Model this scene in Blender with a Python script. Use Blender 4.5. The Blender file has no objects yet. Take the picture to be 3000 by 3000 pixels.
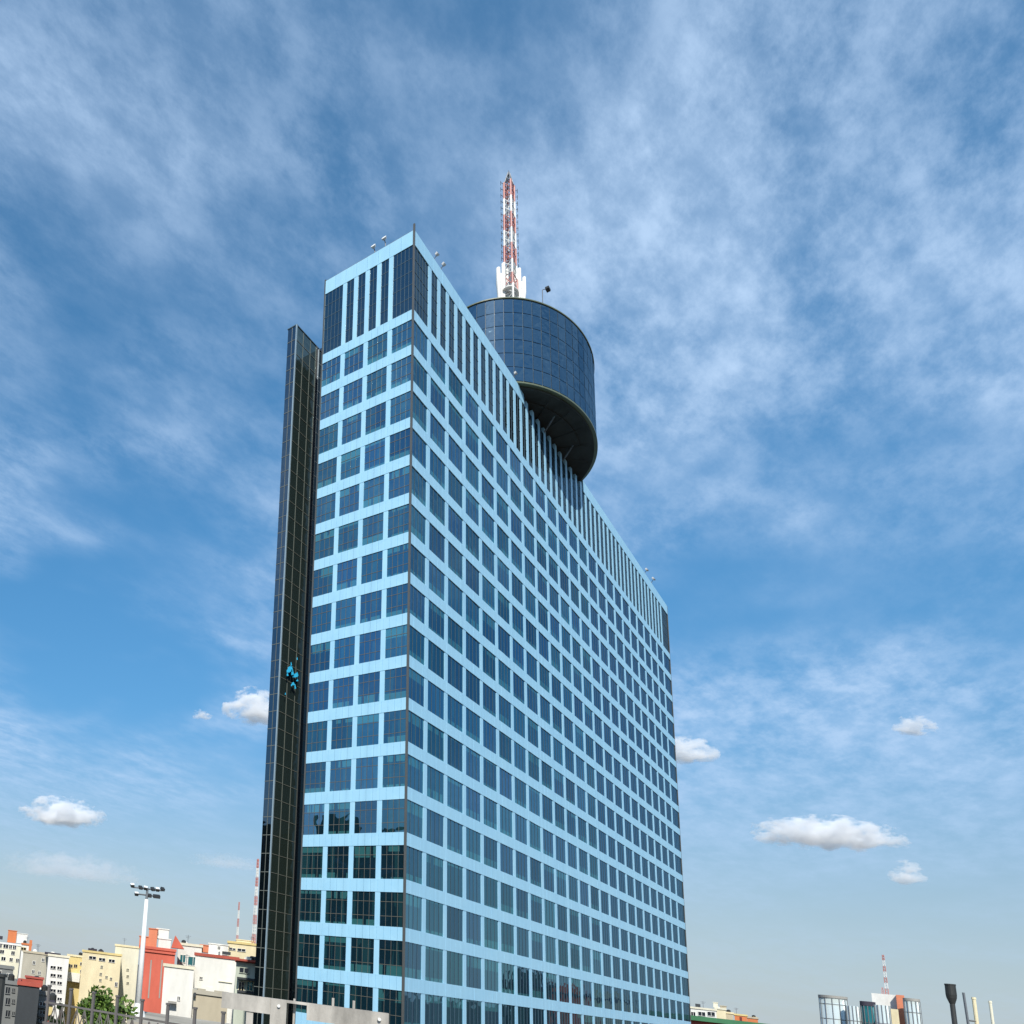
import bpy, math, random
from mathutils import Vector, Matrix

# ------------------------------------------------------------------ camera, sky, sun, exposure
sc = bpy.context.scene
EYE = Vector((-68.509, -29.393, 20.0))
RIGHT = Vector((0.75603827, -0.64361084, 0.11904299))
DOWN = Vector((0.22224396, 0.08135956, -0.97159057))
FWD = Vector((0.61564094, 0.76101624, 0.20454956))
FPX, CXP, CYP = 2332.63, -6.16, 2281.78            # lens in pixels of the 3000 px photograph
cam_d = bpy.data.cameras.new('camera')
cam_d.sensor_width = 36.0
cam_d.lens = 36.0 * FPX / 3000.0
cam_d.shift_x = (1500.0 - CXP) / 3000.0
cam_d.shift_y = (CYP - 1500.0) / 3000.0
cam_d.clip_start = 0.1
cam_d.clip_end = 40000.0
cam = bpy.data.objects.new('camera', cam_d)
sc.collection.objects.link(cam)
M = Matrix.Identity(4)
for i in range(3):
    M[i][0] = RIGHT[i]; M[i][1] = -DOWN[i]; M[i][2] = -FWD[i]; M[i][3] = EYE[i]
cam.matrix_world = M
sc.camera = cam

SUN_TO = Vector((-0.83, -0.56, 0.0)).normalized()
SUN_EL = math.radians(42)
sun_vec = Vector((SUN_TO.x * math.cos(SUN_EL), SUN_TO.y * math.cos(SUN_EL), math.sin(SUN_EL)))
sl = bpy.data.lights.new('sun', 'SUN')
sl.energy = 3.9
sl.angle = math.radians(0.53)
sl.color = (1.0, 0.95, 0.86)
so = bpy.data.objects.new('sun', sl)
so.rotation_euler = sun_vec.to_track_quat('Z', 'Y').to_euler()
sc.collection.objects.link(so)

world = bpy.data.worlds.new('World')
sc.world = world
world.use_nodes = True


def build_world():
    nt = world.node_tree
    nt.nodes.clear()
    N = nt.nodes.new
    L = nt.links.new

    def math_(op, a, b=None, c=None, clamp=False):
        n = N('ShaderNodeMath'); n.operation = op; n.use_clamp = clamp
        for i, v in enumerate((a, b, c)):
            if v is None: continue
            if isinstance(v, (int, float)): n.inputs[i].default_value = v
            else: L(v, n.inputs[i])
        return n.outputs[0]

    def ramp(v, lo, hi):
        n = N('ShaderNodeMapRange'); n.interpolation_type = 'SMOOTHSTEP'
        L(v, n.inputs['Value'])
        n.inputs['From Min'].default_value = lo; n.inputs['From Max'].default_value = hi
        return n.outputs['Result']

    out = N('ShaderNodeOutputWorld')
    bg = N('ShaderNodeBackground'); bg.inputs['Strength'].default_value = 0.13
    sky = N('ShaderNodeTexSky'); sky.sky_type = 'NISHITA'; sky.sun_disc = False
    sky.sun_elevation = SUN_EL
    sky.sun_rotation = math.atan2(sun_vec.x, sun_vec.y)
    sky.altitude = 1500.0; sky.air_density = 1.0; sky.dust_density = 1.3; sky.ozone_density = 2.0
    tc = N('ShaderNodeTexCoord')
    sep = N('ShaderNodeSeparateXYZ'); L(tc.outputs['Generated'], sep.inputs[0])
    z = math_('MAXIMUM', sep.outputs['Z'], 0.0)
    zz = math_('ADD', z, 0.10)
    px = math_('DIVIDE', sep.outputs['X'], zz)
    py = math_('DIVIDE', sep.outputs['Y'], zz)
    cmb = N('ShaderNodeCombineXYZ'); L(px, cmb.inputs[0]); L(py, cmb.inputs[1])

    def noise(scale, detail, rough, dist, stretch=(1, 1), rot=0.0, off=(0, 0, 0)):
        mp = N('ShaderNodeMapping')
        mp.inputs['Location'].default_value = off
        mp.inputs['Rotation'].default_value = (0, 0, rot)
        mp.inputs['Scale'].default_value = (stretch[0], stretch[1], 1)
        L(cmb.outputs[0], mp.inputs['Vector'])
        n = N('ShaderNodeTexNoise')
        n.inputs['Scale'].default_value = scale; n.inputs['Detail'].default_value = detail
        n.inputs['Roughness'].default_value = rough; n.inputs['Distortion'].default_value = dist
        L(mp.outputs[0], n.inputs['Vector'])
        return n.outputs['Fac']

    cover = ramp(noise(0.85, 4, 0.55, 0.2, (1, 1.3), 0.9, CL_OFF), 0.34, 0.58)
    streak = ramp(noise(2.6, 8, 0.60, 0.0, (1, 2.2), 0.62, (3.1, 1.2, 0)), 0.32, 0.70)
    fluff = ramp(noise(9.5, 9, 0.66, 0.0, (1, 2.0), 0.45, (8.3, 4.4, 2)), 0.33, 0.72)
    tex = math_('ADD', math_('MULTIPLY', streak, 0.58), math_('MULTIPLY', fluff, 0.60))
    amt = math_('MULTIPLY', cover, math_('ADD', math_('MULTIPLY', tex, 0.95), 0.10))
    up = ramp(sep.outputs['Z'], 0.04, 0.34)                # thin towards the horizon, as high cirrus is
    amt = math_('MULTIPLY', amt, math_('MULTIPLY_ADD', up, 0.86, 0.14))
    amt = math_('MULTIPLY', amt, 0.86, clamp=True)
    # even out the model's bright horizon and dark zenith, as the photograph's exposure does
    hsv = N('ShaderNodeHueSaturation')
    hsv.inputs['Saturation'].default_value = 1.25; hsv.inputs['Hue'].default_value = 0.487
    L(sky.outputs[0], hsv.inputs['Color'])
    lev = N('ShaderNodeMapRange'); lev.interpolation_type = 'SMOOTHSTEP'
    L(sep.outputs['Z'], lev.inputs['Value'])
    lev.inputs['From Min'].default_value = 0.0; lev.inputs['From Max'].default_value = 0.62
    lev.inputs['To Min'].default_value = 0.64; lev.inputs['To Max'].default_value = 1.26
    L(lev.outputs[0], hsv.inputs['Value'])
    # city haze low over the horizon
    low = N('ShaderNodeMapRange'); low.interpolation_type = 'SMOOTHSTEP'
    L(sep.outputs['Z'], low.inputs['Value'])
    low.inputs['From Min'].default_value = -0.02; low.inputs['From Max'].default_value = 0.32
    low.inputs['To Min'].default_value = 0.9; low.inputs['To Max'].default_value = 0.0
    mh = N('ShaderNodeMix'); mh.data_type = 'RGBA'
    L(low.outputs[0], mh.inputs['Factor']); L(hsv.outputs[0], mh.inputs['A'])
    mh.inputs['B'].default_value = HAZE_COL
    mc = N('ShaderNodeMix'); mc.data_type = 'RGBA'
    L(amt, mc.inputs['Factor']); L(mh.outputs['Result'], mc.inputs['A'])
    mc.inputs['B'].default_value = CIRRUS_COL
    L(mc.outputs['Result'], bg.inputs['Color']); L(bg.outputs[0], out.inputs['Surface'])


CL_OFF = (0.1, 15.1, 2.0)
HAZE_COL = (2.75, 3.2, 3.5, 1)
CIRRUS_COL = (3.05, 4.2, 5.8, 1)
build_world()

sc.view_settings.view_transform = 'Standard'
sc.view_settings.look = 'None'
sc.view_settings.exposure = 0.35
sc.view_settings.gamma = 1.0
sc.view_settings.use_curve_mapping = False
sc.render.engine = 'CYCLES'
sc.cycles.max_bounces = 16
sc.cycles.diffuse_bounces = 3
sc.cycles.glossy_bounces = 4
sc.cycles.transparent_max_bounces = 12
sc.cycles.volume_bounces = 14
sc.cycles.caustics_reflective = False
sc.cycles.caustics_refractive = False
sc.cycles.use_denoising = True

# ------------------------------------------------------------------ helpers
rnd = random.Random(7)
COL = sc.collection


def link(o, parent=None):
    COL.objects.link(o)
    if parent is not None: o.parent = parent
    return o


class MB:
    """collects boxes, prisms and tubes; build() links them as one mesh object"""
    def __init__(s): s.v = []; s.f = []; s.m = []

    def quad(s, a, b, c, d, m=0):
        i = len(s.v); s.v += [tuple(a), tuple(b), tuple(c), tuple(d)]; s.f.append((i, i+1, i+2, i+3)); s.m.append(m)

    def box(s, x0, x1, y0, y1, z0, z1, m=0):
        i = len(s.v)
        s.v += [(x0, y0, z0), (x1, y0, z0), (x1, y1, z0), (x0, y1, z0), (x0, y0, z1), (x1, y0, z1), (x1, y1, z1), (x0, y1, z1)]
        for q in ((0, 3, 2, 1), (4, 5, 6, 7), (0, 1, 5, 4), (1, 2, 6, 5), (2, 3, 7, 6), (3, 0, 4, 7)):
            s.f.append(tuple(i + k for k in q)); s.m.append(m)

    def tube(s, pts, rads, n=8, m=0, sx=1.0, sy=1.0, cap=True):
        """rings along pts; for upright tubes rings lie in xy scaled by sx, sy"""
        base = len(s.v)
        P = [Vector(p) for p in pts]
        for k, p in enumerate(P):
            t = (P[min(k+1, len(P)-1)] - P[max(k-1, 0)]).normalized()
            if abs(t.z) > 0.999: a, b = Vector((1, 0, 0)), Vector((0, 1, 0))
            else:
                a = t.cross(Vector((0, 0, 1))).normalized(); b = t.cross(a).normalized()
            r = rads[k] if isinstance(rads, (list, tuple)) else rads
            for j in range(n):
                an = 2 * math.pi * j / n
                q = p + a * (math.cos(an) * r * sx) + b * (math.sin(an) * r * sy)
                s.v.append(tuple(q))
        for k in range(len(P) - 1):
            for j in range(n):
                a0 = base + k*n + j; a1 = base + k*n + (j+1) % n
                s.f.append((a0, a1, a1 + n, a0 + n)); s.m.append(m)
        if cap:
            s.f.append(tuple(base + j for j in range(n))[::-1]); s.m.append(m)
            e = base + (len(P)-1)*n
            s.f.append(tuple(e + j for j in range(n))); s.m.append(m)

    def bar(s, a, b, w, m=0, n=4): s.tube([a, b], w, n, m)

    def ring(s, cx, cy, a, b, z0, z1, n=72, m=0, inner=None):
        base = len(s.v)
        for z in (z0, z1):
            for j in range(n):
                t = 2*math.pi*j/n; s.v.append((cx + a*math.cos(t), cy + b*math.sin(t), z))
        for j in range(n):
            k = (j+1) % n
            s.f.append((base+j, base+k, base+n+k, base+n+j)); s.m.append(m)
        s.f.append(tuple(base + j for j in range(n))[::-1]); s.m.append(m)
        s.f.append(tuple(base + n + j for j in range(n))); s.m.append(m)

    def mesh(s, name, mats):
        me = bpy.data.meshes.new(name)
        me.from_pydata(s.v, [], s.f)
        for mt in (mats if isinstance(mats, (list, tuple)) else [mats]): me.materials.append(mt)
        me.polygons.foreach_set('material_index', s.m)
        me.update()
        return me

    def build(s, name, mats, parent=None):
        return link(bpy.data.objects.new(name, s.mesh(name, mats)), parent)


def tag(o, label=None, cat=None, group=None, kind=None):
    for k, v in (('label', label), ('category', cat), ('group', group), ('kind', kind)):
        if v: o[k] = v
    return o


def empty(name, loc=(0, 0, 0), rz=0.0):
    o = bpy.data.objects.new(name, None)
    o.empty_display_size = 0.5
    o.location = loc; o.rotation_euler = (0, 0, rz)
    COL.objects.link(o)
    return o


def inst(name, me, parent, loc=(0, 0, 0), rot=(0, 0, 0)):
    o = bpy.data.objects.new(name, me)
    o.location = loc; o.rotation_euler = rot
    return link(o, parent)


def smooth(o):
    o.data.polygons.foreach_set('use_smooth', [True] * len(o.data.polygons)); o.data.update(); return o


# a photograph pixel (3000 px frame) to a point in the place
def ray(x, y):
    return (RIGHT * ((x - CXP) / FPX) + DOWN * ((y - CYP) / FPX) + FWD).normalized()


def horizon(x):
    lo, hi = 1500.0, 4500.0
    for _ in range(40):
        m = (lo + hi) / 2
        if ray(x, m).z > 0: lo = m
        else: hi = m
    return lo


def at_range(x, y, d):
    r = ray(x, y); return EYE + r * (d / math.hypot(r.x, r.y))


# ------------------------------------------------------------------ materials
def mat(name):
    m = bpy.data.materials.new(name); m.use_nodes = True
    return m, m.node_tree, m.node_tree.nodes['Principled BSDF']


def plaster(name, col, var=0.14, rough=0.85, scale=0.35, spec=0.3, streak=0.0):
    m, nt, b = mat(name)
    N = nt.nodes.new; L = nt.links.new
    tc = N('ShaderNodeTexCoord')
    n1 = N('ShaderNodeTexNoise'); n1.inputs['Scale'].default_value = scale; n1.inputs['Detail'].default_value = 7; n1.inputs['Roughness'].default_value = 0.62
    mp = N('ShaderNodeMapping'); mp.inputs['Scale'].default_value = (1, 1, 0.35)
    L(tc.outputs['Object'], mp.inputs[0]); L(mp.outputs[0], n1.inputs['Vector'])
    mr = N('ShaderNodeMapRange'); L(n1.outputs['Fac'], mr.inputs['Value'])
    mr.inputs['From Min'].default_value = 0.3; mr.inputs['From Max'].default_value = 0.75
    mr.inputs['To Min'].default_value = 1.0 - var * 1.6; mr.inputs['To Max'].default_value = 1.0 + var * 0.4
    mul = N('ShaderNodeMix'); mul.data_type = 'RGBA'; mul.blend_type = 'MULTIPLY'; mul.inputs['Factor'].default_value = 1.0
    mul.inputs['A'].default_value = (*col, 1); L(mr.outputs[0], mul.inputs['B'])
    L(mul.outputs['Result'], b.inputs['Base Color'])
    b.inputs['Roughness'].default_value = rough
    b.inputs['Specular IOR Level'].default_value = spec
    bp = N('ShaderNodeBump'); bp.inputs['Strength'].default_value = 0.15; bp.inputs['Distance'].default_value = 0.05
    n2 = N('ShaderNodeTexNoise'); n2.inputs['Scale'].default_value = 6; n2.inputs['Detail'].default_value = 4
    L(tc.outputs['Object'], n2.inputs['Vector']); L(n2.outputs['Fac'], bp.inputs['Height']); L(bp.outputs[0], b.inputs['Normal'])
    return m


def metal(name, col, rough=0.45, metallic=0.0, var=0.08):
    m = plaster(name, col, var, rough, 1.2, 0.5)
    m.node_tree.nodes['Principled BSDF'].inputs['Metallic'].default_value = metallic
    return m


def spandrel_mat():
    m, nt, b = mat('cyan_spandrel_panel')
    N = nt.nodes.new; L = nt.links.new
    tc = N('ShaderNodeTexCoord')
    n1 = N('ShaderNodeTexNoise'); n1.inputs['Scale'].default_value = 0.16; n1.inputs['Detail'].default_value = 6
    L(tc.outputs['Object'], n1.inputs['Vector'])
    vo = N('ShaderNodeTexVoronoi'); vo.inputs['Scale'].default_value = 0.8
    L(tc.outputs['Object'], vo.inputs['Vector'])
    add = N('ShaderNodeMath'); add.operation = 'MULTIPLY_ADD'; L(vo.outputs['Color'], add.inputs[0]); add.inputs[1].default_value = 0.25; L(n1.outputs['Fac'], add.inputs[2])
    mr = N('ShaderNodeMapRange'); L(add.outputs[0], mr.inputs['Value'])
    mr.inputs['From Min'].default_value = 0.35; mr.inputs['From Max'].default_value = 0.95
    mx = N('ShaderNodeMix'); mx.data_type = 'RGBA'; L(mr.outputs[0], mx.inputs['Factor'])
    mx.inputs['A'].default_value = (0.315, 0.59, 0.775, 1); mx.inputs['B'].default_value = (0.385, 0.665, 0.825, 1)
    L(mx.outputs['Result'], b.inputs['Base Color'])
    b.inputs['Roughness'].default_value = 0.42
    b.inputs['Specular IOR Level'].default_value = 0.55
    # rain streaks and dust below the joints
    mp2 = N('ShaderNodeMapping'); mp2.inputs['Scale'].default_value = (1, 1, 0.06); L(tc.outputs['Object'], mp2.inputs[0])
    n2 = N('ShaderNodeTexNoise'); n2.inputs['Scale'].default_value = 1.6; n2.inputs['Detail'].default_value = 5; L(mp2.outputs[0], n2.inputs['Vector'])
    m2 = N('ShaderNodeMapRange'); L(n2.outputs['Fac'], m2.inputs['Value'])
    m2.inputs['From Min'].default_value = 0.3; m2.inputs['From Max'].default_value = 0.6; m2.inputs['To Min'].default_value = 0.92; m2.inputs['To Max'].default_value = 1.0
    mu = N('ShaderNodeMix'); mu.data_type = 'RGBA'; mu.blend_type = 'MULTIPLY'; mu.inputs['Factor'].default_value = 1.0
    L(mx.outputs['Result'], mu.inputs['A']); L(m2.outputs[0], mu.inputs['B']); L(mu.outputs['Result'], b.inputs['Base Color'])
    return m


def glass_mat(name, deep=(0.014, 0.055, 0.085), refl=(0.160, 0.285, 0.385), blind=(0.09, 0.36, 0.38), fac=0.72, height=2.883, blinds=True, wob=0.012, rough=0.015):
    """coated facade glass: a dark room behind, a tinted mirror in front, blinds drawn by chance from above or below"""
    m, nt, b = mat(name)
    nt.nodes.remove(b)
    N = nt.nodes.new; L = nt.links.new
    out = nt.nodes['Material Output']
    tc = N('ShaderNodeTexCoord')
    oi = N('ShaderNodeObjectInfo')

    def M_(op, a, c=None, clamp=False):
        n = N('ShaderNodeMath'); n.operation = op; n.use_clamp = clamp
        for i, v in enumerate((a, c)):
            if v is None: continue
            if isinstance(v, (int, float)): n.inputs[i].default_value = v
            else: L(v, n.inputs[i])
        return n.outputs[0]
    df = N('ShaderNodeBsdfDiffuse')
    if blinds:
        sp = N('ShaderNodeSeparateXYZ'); L(tc.outputs['Object'], sp.inputs[0])
        zf = M_('DIVIDE', sp.outputs['Z'], height)
        r1 = oi.outputs['Random']
        r2 = M_('FRACT', M_('MULTIPLY', r1, 17.31)); r3 = M_('FRACT', M_('MULTIPLY', r1, 91.7))
        lo = M_('MULTIPLY', M_('LESS_THAN', zf, M_('MULTIPLY', r2, 0.30)), M_('LESS_THAN', r3, 0.62))
        hi = M_('MULTIPLY', M_('GREATER_THAN', zf, M_('SUBTRACT', 1.0, M_('MULTIPLY', r3, 0.38))), M_('LESS_THAN', r2, 0.45))
        # some of the louvred strips hang lower than others
        wv = N('ShaderNodeTexNoise'); wv.inputs['Scale'].default_value = 2.2; wv.inputs['Detail'].default_value = 1
        mp = N('ShaderNodeMapping'); mp.inputs['Scale'].default_value = (1, 1, 0.05); L(tc.outputs['Object'], mp.inputs[0])
        ad = N('ShaderNodeVectorMath'); ad.operation = 'ADD'
        cb = N('ShaderNodeCombineXYZ'); L(M_('MULTIPLY', r1, 50.0), cb.inputs[0]); L(M_('MULTIPLY', r1, 31.0), cb.inputs[1])
        L(mp.outputs[0], ad.inputs[0]); L(cb.outputs[0], ad.inputs[1]); L(ad.outputs[0], wv.inputs['Vector'])
        k = M_('MAXIMUM', lo, hi)
        k = M_('MULTIPLY', k, M_('GREATER_THAN', wv.outputs['Fac'], 0.42))
        k = M_('ADD', k, M_('MULTIPLY', M_('GREATER_THAN', wv.outputs['Fac'], 0.56), 0.22), clamp=True)
        mx = N('ShaderNodeMix'); mx.data_type = 'RGBA'; L(k, mx.inputs['Factor'])
        mx.inputs['A'].default_value = (*deep, 1); mx.inputs['B'].default_value = (*blind, 1)
        L(mx.outputs['Result'], df.inputs['Color'])
    else:
        df.inputs['Color'].default_value = (*deep, 1)
    gl = N('ShaderNodeBsdfGlossy'); gl.inputs['Roughness'].default_value = rough
    hs = N('ShaderNodeHueSaturation'); hs.inputs['Color'].default_value = (*refl, 1)
    L(M_('ADD', M_('MULTIPLY', oi.outputs['Random'], 0.45 if blinds else 0.0), 0.78 if blinds else 1.0), hs.inputs['Value'])
    L(M_('ADD', M_('MULTIPLY', M_('FRACT', M_('MULTIPLY', oi.outputs['Random'], 7.7)), -0.035 if blinds else 0.0), 0.51 if blinds else 0.5), hs.inputs['Hue'])
    L(hs.outputs[0], gl.inputs['Color'])
    bp = N('ShaderNodeBump'); bp.inputs['Strength'].default_value = 1.0; bp.inputs['Distance'].default_value = wob
    nz = N('ShaderNodeTexNoise'); nz.inputs['Scale'].default_value = 0.9; nz.inputs['Detail'].default_value = 1
    a2 = N('ShaderNodeVectorMath'); a2.operation = 'ADD'
    c2 = N('ShaderNodeCombineXYZ'); L(M_('MULTIPLY', oi.outputs['Random'], 40.0), c2.inputs[0])
    L(tc.outputs['Object'], a2.inputs[0]); L(c2.outputs[0], a2.inputs[1]); L(a2.outputs[0], nz.inputs['Vector'])
    L(nz.outputs['Fac'], bp.inputs['Height']); L(bp.outputs[0], gl.inputs['Normal'])
    ly = N('ShaderNodeLayerWeight'); ly.inputs['Blend'].default_value = 0.25
    f = M_('MULTIPLY', ly.outputs['Fresnel'], 0.30); f = M_('ADD', f, fac, clamp=True)
    mix = N('ShaderNodeMixShader'); L(f, mix.inputs[0]); L(df.outputs[0], mix.inputs[1]); L(gl.outputs[0], mix.inputs[2])
    L(mix.outputs[0], out.inputs['Surface'])
    return m


def leaf_mat(name, c1, c2):
    m, nt, b = mat(name)
    N = nt.nodes.new; L = nt.links.new
    ge = N('ShaderNodeNewGeometry')
    mx = N('ShaderNodeMix'); mx.data_type = 'RGBA'; L(ge.outputs['Random Per Island'], mx.inputs['Factor'])
    mx.inputs['A'].default_value = (*c1, 1); mx.inputs['B'].default_value = (*c2, 1)
    L(mx.outputs['Result'], b.inputs['Base Color'])
    b.inputs['Roughness'].default_value = 0.6
    return m


MT = {}
MT['spandrel'] = spandrel_mat()
MT['glass'] = glass_mat('coated_window_glass')
MT['attic_glass'] = glass_mat('attic_glass', deep=(0.006, 0.013, 0.022), refl=(0.16, 0.22, 0.25), blinds=False)
MT['drum_glass'] = glass_mat('drum_glass', deep=(0.010, 0.030, 0.050), refl=(0.16, 0.25, 0.32), blinds=False, wob=0.03)
MT['fin_glass'] = glass_mat('shaft_glass', deep=(0.036, 0.056, 0.050), refl=(0.22, 0.30, 0.31), blinds=False, fac=0.45, rough=0.05)
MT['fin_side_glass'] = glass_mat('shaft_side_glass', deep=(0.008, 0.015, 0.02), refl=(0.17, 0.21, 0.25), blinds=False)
MT['glint_glass'] = glass_mat('painted_glint_glass', deep=(0.04, 0.50, 0.85), refl=(0.5, 0.9, 1.0), blinds=False, fac=0.35)  # cyan base colour holds the painted glint of reflected sky
MT['bronze'] = metal('bronze_mullion', (0.17, 0.165, 0.135), 0.45, 0.3)
MT['dark_mullion'] = metal('dark_mullion', (0.06, 0.11, 0.15), 0.65, 0.0)
MT['pale_mullion'] = metal('pale_mullion', (0.30, 0.40, 0.46), 0.4, 0.2)
MT['drum_frame'] = metal('drum_frame', (0.12, 0.17, 0.21), 0.5)
MT['shaft_bar'] = metal('shaft_bar', (0.15, 0.165, 0.145), 0.5)
MT['corner'] = metal('corner_trim', (0.11, 0.112, 0.105), 0.45, 0.3)
MT['rim'] = metal('green_rim', (0.13, 0.155, 0.095), 0.5)
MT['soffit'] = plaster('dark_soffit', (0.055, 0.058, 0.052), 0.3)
MT['roof'] = plaster('roof_felt', (0.14, 0.14, 0.14), 0.2)
MT['core'] = plaster('core_wall', (0.04, 0.05, 0.06), 0.1)
MT['white_paint'] = metal('white_paint', (0.78, 0.78, 0.75), 0.5)
MT['red_paint'] = metal('red_paint', (0.50, 0.19, 0.16), 0.5)
MT['hazed_red'] = metal('hazed_red_paint', (0.52, 0.20, 0.17), 0.6)  # red paled to put distance haze into the colour
MT['steel'] = metal('grey_steel', (0.25, 0.26, 0.27), 0.4, 0.5)
MT['dark_steel'] = metal('dark_steel', (0.035, 0.036, 0.034), 0.5, 0.2)
MT['lampglass'] = metal('lamp_glass', (0.07, 0.075, 0.08), 0.15)

# ------------------------------------------------------------------ ground and deck
gm = plaster('city_ground', (0.13, 0.125, 0.115), 0.3, 0.95, 0.02)
g = MB(); S = 15000
g.quad((-S, -S, 0), (S, -S, 0), (S, S, 0), (-S, S, 0))
tag(g.build('ground', gm), kind='structure')

# ------------------------------------------------------------------ the tower
B1 = 85.518                       # top of the band under the attic storey
FH, BH = 4.0, 1.117               # floor height, band height
WH = FH - BH
BAY, W1, WL = 4.42, 3.817, 5.134
PX = [W1 + i * BAY for i in range(23)]
LX = PX[-1] + WL
PY = [2.269, 4.681, 7.093]
LY = 9.306
PWX, PWY = 0.72, 0.43             # pilaster widths on the long and the short face
GX = 0.075                        # how far the glass sits back
ATT = 7.62; TOP = 9.318
CUT0, CUT1 = 31.4, 55.6           # where the parapet gives way to the drum

tower = empty('office_tower', (0, 0, 0))
tag(tower, 'tall slab office tower with dark blue windows between pale cyan bands', 'tower')

c = MB()
c.box(0.35, LX - 0.02, 0.35, LY + 0.1, 0, B1 + 7.1)
c.build('core', MT['core'], tower)

# bands: panels with open joints, one mesh shared by the bands of a face
jb = 0.035
mb = MB()
edges = [0.0] + PX + [LX]
for i in range(24):
    a, b_ = edges[i], edges[i+1]
    for k in range(4):
        u0 = a + (b_ - a) * k / 4; u1 = a + (b_ - a) * (k + 1) / 4
        if i == 0 and k == 0: u0 = 0.14
        mb.box(u0 + jb/2, u1 - jb/2, rnd.uniform(-0.006, 0.006), 0.30, -BH, 0)
mb.box(0.2, LX - 0.1, 0.035, 0.29, -BH + 0.02, -0.02)
band_x = mb.mesh('spandrel_band', MT['spandrel'])
mb = MB()
ey = [0.0] + PY + [LY]
for i in range(4):
    a, b_ = ey[i], ey[i+1]
    for k in range(4):
        u0 = a + (b_ - a) * k / 4; u1 = a + (b_ - a) * (k + 1) / 4
        if i == 0 and k == 0: u0 = 0.14
        mb.box(rnd.uniform(-0.006, 0.006), 0.30, u0 + jb*0.35, u1 - jb*0.35, -BH, 0)
mb.box(0.035, 0.29, 0.2, LY - 0.05, -BH + 0.02, -0.02)
band_y = mb.mesh('spandrel_band', MT['spandrel'])
NB = 22
for k in range(NB):
    inst('spandrel_band', band_x, tower, (0, 0, B1 - FH * k))
    inst('spandrel_band', band_y, tower, (0, 0, B1 - FH * k))

# pilasters
def pil_x(x, z0, z1):
    q = MB(); q.box(x - PWX/2, x + PWX/2, 0.022, 0.30, z0, z1); q.build('pilaster', MT['spandrel'], tower)
def pil_y(y, z0, z1):
    q = MB(); q.box(0.022, 0.30, y - PWY/2, y + PWY/2, z0, z1); q.build('pilaster', MT['spandrel'], tower)
for x in PX:
    pil_x(x, 0, B1 + (ATT + 0.3 if not CUT0 < x < CUT1 else 8.6))
mids = [PX[i] + BAY/2 for i in range(22)]
for x in mids:
    pil_x(x, B1 - 0.3, B1 + (ATT + 0.3 if not CUT0 < x < CUT1 else 8.6))
for y in PY: pil_y(y, 0, B1 + ATT + 0.3)
for y in (PY[0] + 1.206, PY[1] + 1.206): pil_y(y, B1 - 0.3, B1 + ATT + 0.3)

# parapets
def parapet_x(x0, x1):
    q = MB(); n = max(1, round((x1 - x0) / 2.21))
    for k in range(n):
        q.box(x0 + (x1-x0)*k/n + jb/2, x0 + (x1-x0)*(k+1)/n - jb/2, rnd.uniform(-0.006, 0.006), 0.32, B1 + ATT, B1 + TOP)
    q.box(x0 + 0.05, x1 - 0.05, 0.035, 0.31, B1 + ATT + 0.02, B1 + TOP - 0.02)
    p_ = q.build('parapet', MT['spandrel'], tower)
    q = MB(); q.box(x0, x1, 0.05, 0.40, B1 + TOP, B1 + TOP + 0.10); q.build('coping', MT['steel'], p_)
parapet_x(0.14, CUT0); parapet_x(CUT1, LX)
q = MB()
for k in range(8):
    q.box(rnd.uniform(-0.006, 0.006), 0.32, 0.14 + (LY-0.14)*k/8 + 0.012, 0.14 + (LY-0.14)*(k+1)/8 - 0.012, B1 + ATT, B1 + TOP)
q.box(0.035, 0.31, 0.2, LY - 0.05, B1 + ATT + 0.02, B1 + TOP - 0.02)
p_ = q.build('parapet', MT['spandrel'], tower)
q = MB(); q.box(0.05, 0.40, 0.14, LY, B1 + TOP, B1 + TOP + 0.10); q.build('coping', MT['steel'], p_)
q = MB(); q.box(-0.03, 0.13, -0.03, 0.13, 0, B1 + TOP + 0.75); q.build('corner_trim', MT['corner'], tower)
q = MB(); q.box(LX - 0.05, LX + 0.08, -0.02, 0.35, 0, B1 + TOP); q.build('corner_trim', MT['corner'], tower)
q = MB(); q.box(0.02, 0.30, LY + 0.002, LY + 0.14, 0, B1 + TOP + 0.25); q.build('corner_trim', MT['corner'], tower)
q = MB(); q.box(0.33, LX - 0.03, 0.33, LY + 0.1, B1 + 7.101, B1 + 7.35)
q.build('roof', MT['roof'], tower)
q = MB(); q.box(0.31, LX, LY + 0.101, LY + 0.30, 0, B1 + TOP - 0.01); q.box(LX - 0.02, LX + 0.05, 0.36, LY + 0.1, 0, B1 + TOP - 0.02)
q.build('rear_wall', MT['fin_side_glass'], tower)

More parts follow.
